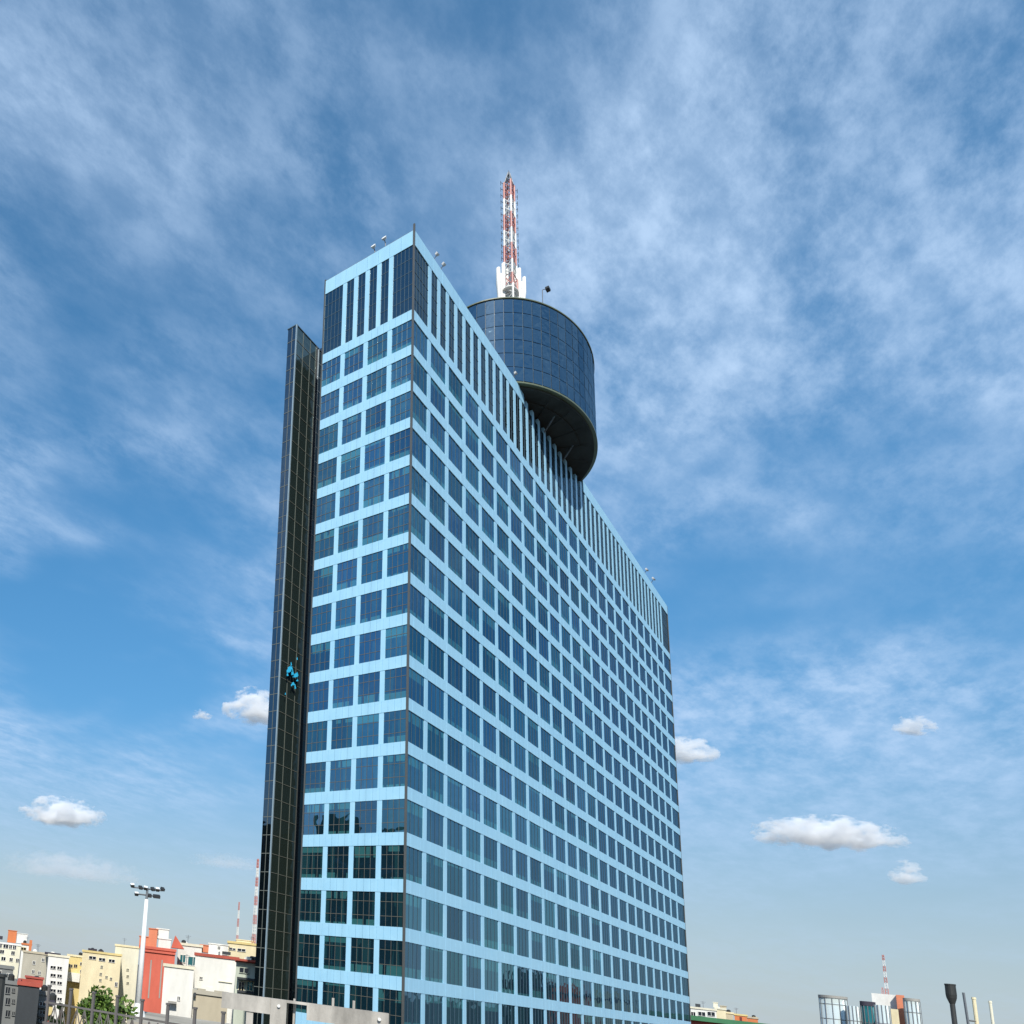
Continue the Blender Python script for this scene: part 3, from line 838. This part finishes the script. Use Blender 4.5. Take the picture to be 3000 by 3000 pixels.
h = House('shed', 'low beige flat wall below the large white block', 568, 668, 2917, 92, 8, 'beige', cornice='stone')
h.block('vent', 583, 594, 2903, 2910, 2, 3, 'slate'); h.block('vent', 567, 574, 2908, 2920, -0.5, 0, 'slate')
h = House('house', 'grey house with stacked windows at the left edge below the apartments', 2, 56, 2884, 100, 9, 'grey', cornice='grey')
for y in (2900, 2932, 2968):
    h.win(17, 29, y - 8, y + 10, 'pane', 'grey'); h.win(36, 43, y - 4, y + 6, 'pane', 'grey')
h = House('house', 'house with shade painted into its dark walls, and a red flat roof', 54, 117, 2889, 96, 9, 'slate', cornice='brick')  # wall colour darkened for the shade the house stands in
h.block('roof_room', 74, 126, 2867, 2886, 2, 6, 'brick')
h = House('house', 'narrow light grey house with balconies beside the wall painted dark for shade', 114, 138, 2915, 103, 8, 'concrete', cornice='concrete')
for y in (2948, 2973, 2992): h.block('balcony', 112, 137, y, y + 6, -0.8, -0.01, 'grey'); h.win(117, 132, y - 12, y - 2)
h = House('house', 'shaded grey house front at the far left edge', -60, 40, 2835, 150, 8, 'grey', cornice='grey')
h.win(20, 28, 2852, 2862); h.win(-6, 4, 2844, 2856)
h = House('kiosk', 'small yellow and dark red kiosk front beside the cypress', 138, 155, 2945, 84, 5, 'yellow', cornice='darkroof', cat='kiosk')
h.block('red_panel', 138, 155, 2975, 2998, -0.1, -0.01, 'brick')
q = MB()
# black lamp column standing close by at the picture's left edge
P = at_range(-12, 2990, 17.0)
t = empty('dark_column', (P.x, P.y, 17.4)); tag(t, 'black column cut off by the left edge of the picture', 'column')
q = MB(); q.tube([(0, 0, 0), (0, 0, 0.25), (0, 0, 2.0)], [0.22, 0.13, 0.10], 10); q.build('shaft', MT['dark_steel'], t)
q = MB(); q.tube([(0, 0, 2.0), (0, 0, 2.06)], [0.14, 0.14], 10); q.build('cap', MT['dark_steel'], t)

# antennas on the cream block
def striped_mast(name, label, x, ytop, ybot, d, w, n, group=None, lean=0.0):
    b = at_range(x, ybot, d); tp = at_range(x, ytop, d)
    t = empty(name, b); tag(t, label, 'antenna', group or 'striped roof antennas')
    H = tp.z - b.z
    for k in range(n):
        q = MB(); f0, f1 = k/n, (k+1)/n
        ww = [w*(1 - 0.5*f) for f in (f0, f1)]
        for a, c_ in ((-1, -1), (1, -1), (1, 1), (-1, 1)):
            q.bar((a*ww[0], c_*ww[0], H*f0), (a*ww[1], c_*ww[1], H*f1), w*0.22)
        m_ = max(2, round(H/n/(w*2.2)))
        for j in range(m_):
            g0 = f0 + (f1-f0)*j/m_; g1 = f0 + (f1-f0)*(j+1)/m_
            for s_ in range(4):
                a, c_ = ((-1, -1), (1, -1), (1, 1), (-1, 1))[s_]; a2, c2 = ((1, -1), (1, 1), (-1, 1), (-1, -1))[s_]
                u0 = w*(1-0.5*g0); u1 = w*(1-0.5*g1)
                q.bar((a*u0, c_*u0, H*g0), (a2*u1, c2*u1, H*g1), w*0.14)
        q.build('mast_section', MT['hazed_red' if (n - 1 - k) % 2 == 0 else 'white_paint'], t)
    return t
striped_mast('lattice_antenna', 'taller red and white antenna close to the dark glass shaft', 743, 2515, 2764, 174, 0.27, 9)
striped_mast('lattice_antenna', 'short thin red and white antenna left of the taller one', 694, 2642, 2764, 175, 0.16, 5)

# --- right of the tower
h = House('house', 'small white building with three dark windows right of the tower', 2024, 2098, 2958, 260, 12, 'white')
for x0, x1 in ((2025, 2037), (2046, 2066), (2073, 2094)): h.win(x0, x1, 2965, 2976)
h.block('water_tank', 2037, 2052, 2941, 2951, 2, 5, 'slate')
h = House('house', 'cream stepped houses right of the small white building', 2096, 2126, 2958, 290, 12, 'cream')
h.block('stair_tower', 2110, 2128, 2948, 2960, 1, 5, 'beige'); h.block('penthouse', 2090, 2103, 2938, 2952, 3, 6, 'pale')
h = House('house', 'low cream house right of the stepped houses', 2127, 2147, 2970, 300, 10, 'beige', cornice='cream')
h = House('house', 'small orange house, the larger of two', 2152, 2188, 2976, 310, 10, 'orange', cornice='yellow')
h.win(2168, 2173, 2980, 2992, 'pane', 'brick')
h = House('house', 'smallest orange house farthest right beside the larger one', 2189, 2220, 2984, 330, 10, 'orange', cornice='beige'); h.block('roof_room', 2208, 2216, 2981, 2988, 1, 4, 'yellow')
# long green roofed hall
a = at_range(1960, 2990, 215); b = at_range(2440, 3003, 215)
hall = empty('market_hall', ((a.x+b.x)/2, (a.y+b.y)/2, 0), math.atan2(b.y-a.y, b.x-a.x)); tag(hall, 'long low hall with a green roof edge right of the tower foot', 'hall')
Ln = (b-a).length; zr = (a.z + b.z)/2 + 0.2
q = MB(); q.box(-Ln/2, Ln/2, 0, 24, 0, zr - 0.9); q.build('wall', C['brick'], hall)
q = MB(); q.box(-Ln/2 - 0.5, Ln/2 + 0.5, -0.8, 25, zr - 0.895, zr); q.build('roof', C['greenroof'], hall)

# round glass towers
cxm = 2550; D0 = 330.0
def round_tower(name, x0, x1, ytop, d, m, par, capm='darkroof', cap=True, ribs=6, hcap=1.2):
    xm = (x0+x1)/2; P0 = at_range(x0, 3000, d); P1 = at_range(x1, 3000, d); Pc = (P0+P1)/2; R = (P1-P0).xy.length/2
    zt = at_range(xm, ytop, d).z
    q = MB(); q.tube([(Pc.x, Pc.y, 0), (Pc.x, Pc.y, zt)], [R, R], 40)
    o = smooth_side(q.build(name, C[m], par))
    o.matrix_parent_inverse = Matrix.Translation(-Vector(par.location))
    q = MB()
    for j in range(ribs*2):
        t = 2*math.pi*j/(ribs*2); q.tube([(Pc.x + R*math.cos(t), Pc.y + R*math.sin(t), 0), (Pc.x + R*math.cos(t), Pc.y + R*math.sin(t), zt)], 0.12, 5)
    k = 4.0
    while k < zt - 1:
        q.ring(Pc.x, Pc.y, R + 0.05, R + 0.05, k, k + 0.15, 40); k += 4.0
    bb = q.build('glazing_bars', MT['steel'], o)
    if cap:
        q = MB(); q.ring(Pc.x, Pc.y, R*1.06, R*1.06, zt + 0.003, zt + hcap, 40); q.build('cap', C[capm], o)
def smooth_side(o):
    for p in o.data.polygons: p.use_smooth = len(p.vertices) == 4
    return o
Pm = at_range(cxm, 3000, D0)
rt = empty('round_tower_offices', (Pm.x, Pm.y, 0)); tag(rt, 'cluster of round silvery glass towers with a white core and an orange slab', 'office building')
round_tower('round_tower', 2406, 2488, 2926, 330, 'silver', rt, 'concrete', hcap=0.7)
round_tower('round_tower', 2482, 2524, 2948, 326, 'silver', rt, cap=False)
round_tower('round_tower', 2526, 2570, 2948, 332, 'teal', rt, cap=True)
round_tower('round_tower', 2566, 2612, 2946, 322, 'silver', rt, cap=False)
round_tower('round_tower', 2654, 2702, 2934, 334, 'silver', rt, 'concrete', hcap=0.7)
def slab(name, x0, x1, y0, d, dep, m):
    P0 = at_range(x0, 3000, d); P1 = at_range(x1, 3000, d); z1 = at_range((x0+x1)/2, y0, d).z
    u = (P1-P0); u.z = 0; n = Vector((-u.y, u.x, 0)).normalized()
    q = MB(); i = 0; A = [P0, P1, P1 + n*dep, P0 + n*dep]
    q.v += [(p.x, p.y, 0) for p in A] + [(p.x, p.y, z1) for p in A]
    q.f += [(0, 3, 2, 1), (4, 5, 6, 7), (0, 1, 5, 4), (1, 2, 6, 5), (2, 3, 7, 6), (3, 0, 4, 7)]; q.m += [0]*6
    o = q.build(name, C[m], rt); o.matrix_parent_inverse = Matrix.Translation(-Vector(rt.location)); return o
slab('core', 2562, 2634, 2913, 340, 10, 'white'); slab('orange_slab', 2634, 2658, 2916, 338, 12, 'salmon')
slab('roof_room', 2535, 2563, 2936, 344, 8, 'darkroof'); slab('core_wing', 2596, 2636, 2956, 324, 6, 'cream')
striped_mast('lattice_antenna', 'slim red and white antenna on the white core of the round towers', 2599, 2798, 2913, 344, 0.30, 7)
striped_mast('lattice_antenna', 'tiny red antenna beside the slim one on the white core', 2587, 2893, 2913, 344, 0.22, 1)

# ------------------------------------------------------------------ near things: deck, railing, barrier, lamps
DZ = 17.4
ddir = Vector((FWD.x, FWD.y, 0)).normalized(); rdir = Vector((ddir.y, -ddir.x, 0))
def local(r, f): return Vector((EYE.x, EYE.y, 0)) + rdir*r + ddir*f
q = MB()
A = [local(-60, -40), local(70, -40), local(70, 24), local(-60, 24)]
n = len(A)
q.v += [(p.x, p.y, DZ - 0.8) for p in A] + [(p.x, p.y, DZ) for p in A]
q.f.append(tuple(range(n))[::-1]); q.m.append(0); q.f.append(tuple(range(n, 2*n))); q.m.append(0)
for k in range(n): q.f.append((k, (k+1) % n, n + (k+1) % n, n + k)); q.m.append(0)
tag(q.build('parking_deck', plaster('deck_concrete', (0.28, 0.27, 0.25), 0.3, 0.9, 0.2)), kind='structure')

P0 = at_range(372, 2990, 38.5); P1 = at_range(1190, 3050, 38.5); P2 = at_range(1190, 3050, 48); P3 = at_range(372, 2990, 48)
q = MB(); A = [P0, P1, P2, P3]
q.v += [(p.x, p.y, 0) for p in A] + [(p.x, p.y, DZ) for p in A]
q.f += [(0, 3, 2, 1), (4, 5, 6, 7), (0, 1, 5, 4), (1, 2, 6, 5), (2, 3, 7, 6), (3, 0, 4, 7)]; q.m += [0]*6
tag(q.build('podium', plaster('podium_concrete', (0.42, 0.38, 0.31), 0.3, 0.9, 0.2)), kind='structure')

# iron railing
ironm = metal('old_iron', (0.16, 0.145, 0.135), 0.6, 0.1, 0.3)
RA = at_range(130, 2950, 22.5); RB = at_range(1180, 3050, 19.0)
ra = Vector((RA.x, RA.y, DZ)); rb = Vector((RB.x, RB.y, DZ)); rl = (rb - ra).length
rail = empty('iron_railing', ra, math.atan2(rb.y - ra.y, rb.x - ra.x)); tag(rail, 'old iron railing with tall posts and crossed bars below the city', 'railing')
q = MB(); q.box(0, rl, -0.02, 0.02, 1.26, 1.31); q.build('top_rail', ironm, rail)
q = MB(); q.box(0, rl, -0.025, 0.025, 0.72, 0.78); q.build('middle_rail', ironm, rail)
q = MB(); q.box(0, rl, -0.025, 0.025, 0.12, 0.18); q.build('bottom_rail', ironm, rail)
pm = MB(); pm.box(-0.032, 0.032, -0.032, 0.032, 0, 1.70); pm.box(-0.045, 0.045, -0.045, 0.045, 1.703, 1.75); pm = pm.mesh('post', ironm)
bm_ = MB()
bm_.bar((-0.14, 0, 0.78), (0, 0, 1.24), 0.018); bm_.bar((0.14, 0, 0.78), (0, 0, 1.24), 0.018); bm_.bar((0, 0, 0.18), (0, 0, 1.24), 0.016)
bm_.bar((-0.14, 0, 0.72), (0, 0, 0.18), 0.018); bm_.bar((0.14, 0, 0.72), (0, 0, 0.18), 0.018)
bm_ = bm_.mesh('baluster', ironm)
x = 0.1; k = 0
while x < rl:
    if k % 3 == 0 and x < rl * 0.62: inst('post', pm, rail, (x, 0, 0))
    else: inst('baluster', bm_, rail, (x, 0, 0))
    x += 0.235; k += 1

# concrete barrier beam on a pier
BA = at_range(652, 2904, 40.0); BB = at_range(1138, 2970, 40.0)
ba = Vector((BA.x, BA.y, DZ)); bb = Vector((BB.x, BB.y, DZ)); bl = (bb - ba).length
zt0 = BA.z - DZ; zt1 = BB.z - DZ; ztop = (zt0 + zt1)/2
cm = plaster('weathered_concrete', (0.50, 0.47, 0.42), 0.35, 0.9, 0.9)
bar_ = empty('concrete_barrier', ba, math.atan2(bb.y - ba.y, bb.x - ba.x)); tag(bar_, 'long weathered concrete barrier beam on a pier before the tower foot', 'barrier')
def fx(x): return (x - 652) / (1138 - 652) * bl
q = MB(); q.box(0, fx(801), -0.2, 0.2, ztop - 0.72, ztop); q.build('beam', cm, bar_)
q = MB(); q.box(fx(801) + 0.005, fx(849), -0.24, 0.24, 0, ztop - 0.002); q.build('pier', cm, bar_)
q = MB(); q.box(fx(849) + 0.005, fx(908), -0.18, 0.18, ztop - 0.12, ztop - 0.001); q.build('lintel', cm, bar_)
q = MB(); q.box(fx(908) + 0.005, bl, -0.2, 0.2, ztop - 0.75, ztop); q.build('beam', cm, bar_)
for xx in (740, 1000, 1120):
    q = MB(); q.box(fx(xx) - 0.15, fx(xx) + 0.15, -0.15, 0.15, 0, ztop - 0.752); q.build('leg', cm, bar_)
for xx in (826, 1112):
    q = MB(); q.tube([(fx(xx), -0.33, ztop - 0.3), (fx(xx), -0.2, ztop - 0.3)], 0.07, 10); q.build('light', MT['white_paint'], bar_)
for xx in (983, 1042):
    q = MB(); q.box(fx(xx) - 0.05, fx(xx) + 0.05, 0.0, 0.1, ztop + 0.002, ztop + 0.35); q.build('stub', cm, bar_)
q = MB(); q.box(fx(868), fx(874), 0.3, 0.4, 0, ztop + 0.1); q.build('stub', cm, bar_)

# floodlight mast
P = at_range(403, 2962, 43.0)
lm = empty('floodlight_mast', (P.x, P.y, DZ)); tag(lm, 'tall white floodlight mast with two rows of lamps at the left', 'floodlight mast')
Hm = at_range(403, 2632, 43.0).z - DZ
q = MB(); q.tube([(0, 0, 0), (0, 0, Hm)], [0.155, 0.10], 16); smooth(q.build('pole', MT['white_paint'], lm))
q = MB(); q.tube([(0, 0, 0), (0, 0, 0.28)], [0.42, 0.34], 16); q.tube([(0, 0, 0.281), (0, 0, 0.62)], [0.26, 0.17], 16); q.build('base', MT['white_paint'], lm)
rz = math.atan2(RIGHT.y, RIGHT.x)
ux, uy = math.cos(rz), math.sin(rz)
q = MB(); q.tube([(0, 0, Hm), (0, 0, Hm + 0.62)], [0.07, 0.06], 10); q.build('spigot', MT['steel'], lm)
for (zz_, hw, fwd_) in ((Hm + 0.55, 0.80, 0.0), (Hm + 0.22, 0.50, 0.25)):
    q = MB(); q.bar((-ux*hw, -uy*hw, zz_), (ux*hw, uy*hw, zz_), 0.04); q.build('cross_arm', MT['steel'], lm)
lampm = MB(); lampm.box(-0.09, 0.09, -0.13, 0.13, -0.07, 0.06, 0); lampm.box(-0.08, 0.08, -0.135, -0.131, -0.06, 0.05, 1)
lampm = lampm.mesh('lamp', [MT['dark_steel'], MT['lampglass']])
lampw = MB(); lampw.box(-0.09, 0.09, -0.13, 0.13, -0.07, 0.06, 0); lampw.box(-0.10, 0.10, -0.08, 0.14, 0.061, 0.075, 1)
lampw = lampw.mesh('lamp', [MT['dark_steel'], MT['white_paint']])
for j, s_ in enumerate((-0.80, -0.36, -0.10, 0.28, 0.53, 0.80)):
    inst('lamp', lampw if j % 2 == 0 else lampm, lm, (ux*s_, uy*s_, Hm + 0.58 + (0.06 if j in (0, 5) else 0)), (0.5, 0.1*(j % 3 - 1), rz + 0.2*(j % 2)))
for j, s_ in enumerate((-0.55, 0.15, 0.42, 0.60)):
    inst('lamp', lampw if j == 0 else lampm, lm, (ux*s_, uy*s_, Hm + 0.22), (0.45, 0, rz))

# dark street lamp and two slim posts at the right
P = at_range(2790, 2940, 24.0)
t = empty('street_lamp', (P.x, P.y, DZ)); tag(t, 'dark street lamp with a flared cylindrical head at the lower right', 'street lamp')
zh = P.z - DZ; zt = at_range(2790, 2888, 24.0).z - DZ
q = MB(); q.tube([(0, 0, 0), (0, 0, 0.3), (0, 0, 0.35), (0, 0, zh)], [0.08, 0.075, 0.040, 0.035], 14); smooth(q.build('post', MT['dark_steel'], t))
q = MB(); q.tube([(0, 0, zh), (0, 0, zh + 0.10), (0, 0, zh + 0.16), (0, 0, zt)], [0.038, 0.066, 0.072, 0.070], 18); (q.build('lamp_head', MT['dark_steel'], t))
q = MB(); q.tube([(0, 0, zt + 0.002), (0, 0, zt + 0.03)], [0.074, 0.074], 18); q.build('cap', MT['dark_steel'], t)
for (x, yt, d, m_, lab, w) in ((2853, 2928, 30.0, 'cream', 'slim tan post with a thin rod beside the dark street lamp', 0.033), (2901, 2938, 33.0, 'pale', 'slim pale post farthest right of the dark street lamp', 0.028)):
    P = at_range(x, yt, d); t = empty('slim_post', (P.x, P.y, DZ)); tag(t, lab, 'post')
    H = P.z - DZ
    q = MB(); q.tube([(0, 0, 0), (0, 0, H)], [w*1.1, w], 10); q.build('shaft', C[m_], t)
    q = MB(); q.tube([(0, 0, H), (0, 0, H + 0.05)], [w*1.25, w*1.1], 10); q.build('cap', C[m_], t)
    if x < 2870:
        q = MB(); q.bar((-0.14, 0.12, H - 1.2), (-0.17, 0.145, H + 0.13), 0.022); q.bar((-0.14, 0.12, H - 0.5), (0, 0, H - 0.5), 0.02); q.build('rod', MT['steel'], t)

# ------------------------------------------------------------------ trees
barkm = plaster('bark', (0.08, 0.06, 0.045), 0.3)
lf1 = leaf_mat('leaf_bright', (0.10, 0.17, 0.02), (0.05, 0.10, 0.012))
lf2 = leaf_mat('leaf_dark', (0.020, 0.040, 0.014), (0.035, 0.060, 0.020))
def tree(name, label, base, H, crown_r, crown_h, nleaf, leafm, ls=0.28, clumps=14, seed=1, group=None, cat='tree', column=False):
    R_ = random.Random(seed)
    t = empty(name, base); tag(t, label, cat, group)
    q = MB()
    zc0 = H - crown_h
    q.tube([(0, 0, 0), (0.05, 0, zc0*0.6), (0.0, 0.08, zc0 + crown_h*0.25), (0.03, 0.02, H - crown_h*0.2)], [0.30, 0.22, 0.15, 0.04], 8)
    cl = []
    for k in range(clumps):
        a = R_.uniform(0, 6.283); f = R_.random() ** 0.6
        zf = R_.uniform(0.05, 0.95)
        rr = crown_r * f * (math.sin(math.pi * min(1, zf*0.9 + 0.1)) ** 0.6 if not column else (1 - zf)**0.5)
        c_ = Vector((rr*math.cos(a), rr*math.sin(a), zc0 + crown_h*zf))
        cl.append((c_, crown_r * R_.uniform(0.26, 0.44) * (0.6 if column else 1)))
        q.bar((0, 0, zc0 + crown_h*zf*0.5), tuple(c_), 0.05)
    q.build('trunk', barkm, t)
    q = MB()
    for k in range(nleaf):
        c_, r_ = cl[k % clumps]
        d = Vector((R_.gauss(0, 1), R_.gauss(0, 1), R_.gauss(0, 0.8))).normalized() * r_ * R_.random() ** 0.35
        p = c_ + d
        n_ = Vector((R_.gauss(0, 1), R_.gauss(0, 1), R_.gauss(0.6, 1))).normalized()
        a = n_.orthogonal().normalized(); b = n_.cross(a); s_ = ls * R_.uniform(0.6, 1.3)
        q.quad(p - a*s_ - b*s_*0.5, p + a*s_*0.2 - b*s_*0.6, p + a*s_ + b*s_*0.4, p - a*s_*0.2 + b*s_*0.6)
    q.build('crown', leafm, t)
    return t
P = at_range(305, 2950, 40.0)
tree('leafy_tree', 'bright green leafy tree behind the iron railing', (P.x, P.y, 10.0), at_range(300, 2905, 40.0).z - 10.0, 1.75, 5.0, 6500, lf1, 0.12, 44, 3)
P = at_range(178, 2950, 36.0)
tree('cypress_tree', 'dark narrow cypress left of the bright green tree', (P.x, P.y, 10.0), at_range(182, 2932, 36.0).z - 10.0, 0.42, 4.0, 2200, lf2, 0.10, 18, 5, column=True)
P = at_range(160, 2960, 34.0)
tree('cypress_tree', 'shorter dark cypress between the kiosk and the narrow cypress', (P.x, P.y, 10.0), at_range(166, 2952, 34.0).z - 10.0, 0.36, 3.5, 1500, lf2, 0.10, 14, 6, column=True)

# ------------------------------------------------------------------ what the tower's lowest panes mirror
def mirror_block(name, label, cx, cy, w, dep, H, rz, m, rooms=(), roof='darkroof', cat='building', nwin=5):
    t = empty(name, (cx, cy, 0), rz); tag(t, label, cat, 'blocks mirrored in the tower glass')
    q = MB(); q.box(-w/2, w/2, -dep/2, dep/2, 0, H); q.build('wall', C[m], t)
    for (a, b, hh) in rooms:
        q = MB(); q.box(a*w, b*w, -dep*0.3, dep*0.3, H + 0.003, H + hh); q.build('roof_room', C[m], t)
    q = MB(); q.box(-w/2 - .3, w/2 + .3, -dep/2 - .3, dep/2 + .3, H - 1.0, H + 0.002); q.build('cornice', C[roof], t)
    k = 3.0
    while k < H - 3:
        for j in range(nwin):
            u = -w/2 + w*(j + 0.5)/nwin
            for sgn in (-1, 1):
                q = MB(); q.box(u - w/nwin*0.3, u + w/nwin*0.3, sgn*dep/2 - 0.06, sgn*dep/2 + 0.06, k, k + 1.7); q.build('window', C['pane'], t)
        k += 4.0
    return t
az_ = math.atan2(34.4, -68.5)
mirror_block('dark_office_block', 'dark green office block mirrored in the lowest windows of the short tower face', -66, 40, 34, 14, 44, az_ + math.pi/2, 'darkgreen', ((-0.42, -0.2, 3.5), (-0.1, 0.1, 5.0), (0.2, 0.44, 2.6)))
mirror_block('apartment_block', 'dark brown block mirrored low in the long tower face, left of the dull red one', 272, -72, 24, 14, 30, -0.3, 'slate', ((-0.3, 0.1, 4), (0.2, 0.35, 2.5)), nwin=4)
mirror_block('apartment_block', 'dull red block mirrored low in the middle of the long tower face', 330, -76, 32, 14, 29, -0.25, 'brick', ((-0.4, -0.1, 3), (0.1, 0.3, 2.5)), nwin=6)
mirror_block('apartment_block', 'beige block mirrored low in the long tower face behind the dull red one', 392, -76, 28, 14, 30, -0.2, 'beige', ((-0.2, 0.3, 3),), nwin=5)

# ------------------------------------------------------------------ fair weather clouds
def cloud(label, x0, x1, y0, y1, d, dens, seed, thin=1.0, flat=0.25):
    xm, ym = (x0+x1)/2, (y0+y1)/2
    r = ray(xm, ym); c_ = EYE + r * d
    w = (ray(x1, ym) - ray(x0, ym)).length * d / 2; hgt = (ray(xm, y1) - ray(xm, y0)).length * d / 2
    me = bpy.data.meshes.new('cloud')
    n1, n2 = 20, 12
    vs = [(0, 0, -1)]; fs = []
    for i in range(1, n2):
        a = -math.pi/2 + math.pi*i/n2
        for j in range(n1):
            t = 2*math.pi*j/n1; vs.append((math.cos(a)*math.cos(t), math.cos(a)*math.sin(t), math.sin(a)))
    vs.append((0, 0, 1))
    for j in range(n1): fs.append((0, 1 + (j+1) % n1, 1 + j)); 
    for i in range(n2 - 2):
        for j in range(n1):
            a = 1 + i*n1 + j; b = 1 + i*n1 + (j+1) % n1; fs.append((a, b, b + n1, a + n1))
    e = len(vs) - 1; o_ = 1 + (n2-2)*n1
    for j in range(n1): fs.append((o_ + j, o_ + (j+1) % n1, e))
    me.from_pydata(vs, [], fs); me.update()
    m = bpy.data.materials.new('cloud_vapour'); m.use_nodes = True
    nt = m.node_tree; nt.nodes.clear(); N = nt.nodes.new; L = nt.links.new
    out = N('ShaderNodeOutputMaterial'); pv = N('ShaderNodeVolumePrincipled')
    pv.inputs['Color'].default_value = (1, 1, 1, 1); pv.inputs['Anisotropy'].default_value = 0.0
    tc = N('ShaderNodeTexCoord'); mp = N('ShaderNodeMapping'); mp.inputs['Location'].default_value = (seed*3.7, seed*1.3, seed*2.1)
    mp.inputs['Scale'].default_value = (w/hgt*0.55, w/hgt*0.55, 1.0)
    L(tc.outputs['Object'], mp.inputs[0])
    nz = N('ShaderNodeTexNoise'); nz.inputs['Scale'].default_value = 1.9; nz.inputs['Detail'].default_value = 7; nz.inputs['Roughness'].default_value = 0.60
    L(mp.outputs[0], nz.inputs['Vector'])
    sx = N('ShaderNodeSeparateXYZ'); L(tc.outputs['Object'], sx.inputs[0])
    def M_(op, a, b=None, clamp=False):
        n = N('ShaderNodeMath'); n.operation = op; n.use_clamp = clamp
        for i, v in enumerate((a, b)):
            if v is None: continue
            if isinstance(v, (int, float)): n.inputs[i].default_value = v
            else: L(v, n.inputs[i])
        return n.outputs[0]
    ln = N('ShaderNodeVectorMath'); ln.operation = 'LENGTH'; L(tc.outputs['Object'], ln.inputs[0])
    shp = M_('SUBTRACT', 1.0, ln.outputs['Value'])                       # 1 in the middle, 0 at the hull
    # level underside
    shp = M_('SUBTRACT', shp, M_('MULTIPLY', M_('MAXIMUM', M_('SUBTRACT', -flat, sx.outputs['Z']), 0.0), 2.2))
    v = M_('ADD', shp, M_('MULTIPLY', M_('SUBTRACT', nz.outputs['Fac'], 0.60), 3.4))
    v = M_('MULTIPLY', M_('MINIMUM', M_('MULTIPLY', M_('MAXIMUM', v, 0.0), 5.0), 1.0), dens)
    L(v, pv.inputs['Density']); L(pv.outputs[0], out.inputs['Volume'])
    m.cycles.volume_step_rate = 0.4
    me.materials.append(m)
    o = bpy.data.objects.new('cloud', me); COL.objects.link(o)
    o.location = c_; o.rotation_euler = (0, 0, math.atan2(RIGHT.y, RIGHT.x)); o.scale = (w*1.12, w*0.7, hgt*1.2)
    tag(o, label, 'cloud', 'small clouds low in the sky')
    return o
cloud('white cloud peeping out left of the dark glass shaft', 655, 860, 2020, 2150, 2600, 0.05, 1)
cloud('tiny white cloud wisp left of the cloud beside the shaft', 560, 622, 2080, 2115, 2600, 0.05, 2)
cloud('solitary white cloud in the lower left sky', 60, 305, 2340, 2445, 2600, 0.05, 3)
cloud('small white cloud touching the right edge of the tower', 1900, 2115, 2155, 2255, 2600, 0.05, 4)
cloud('small flat cloud in the upper right of the low clouds', 2600, 2760, 2098, 2170, 2600, 0.06, 5)
cloud('largest white cloud, wide and flat based, right of the tower', 2150, 2690, 2400, 2502, 2600, 0.05, 6)
cloud('small white cloud below the largest one', 2590, 2725, 2525, 2610, 2600, 0.05, 7)
cloud('long faint cloud bank above the floodlight mast', -10, 420, 2500, 2600, 4200, 0.0032, 8)
cloud('faint cloud streak beside the tall thin antenna', 550, 790, 2505, 2555, 4200, 0.0035, 9)
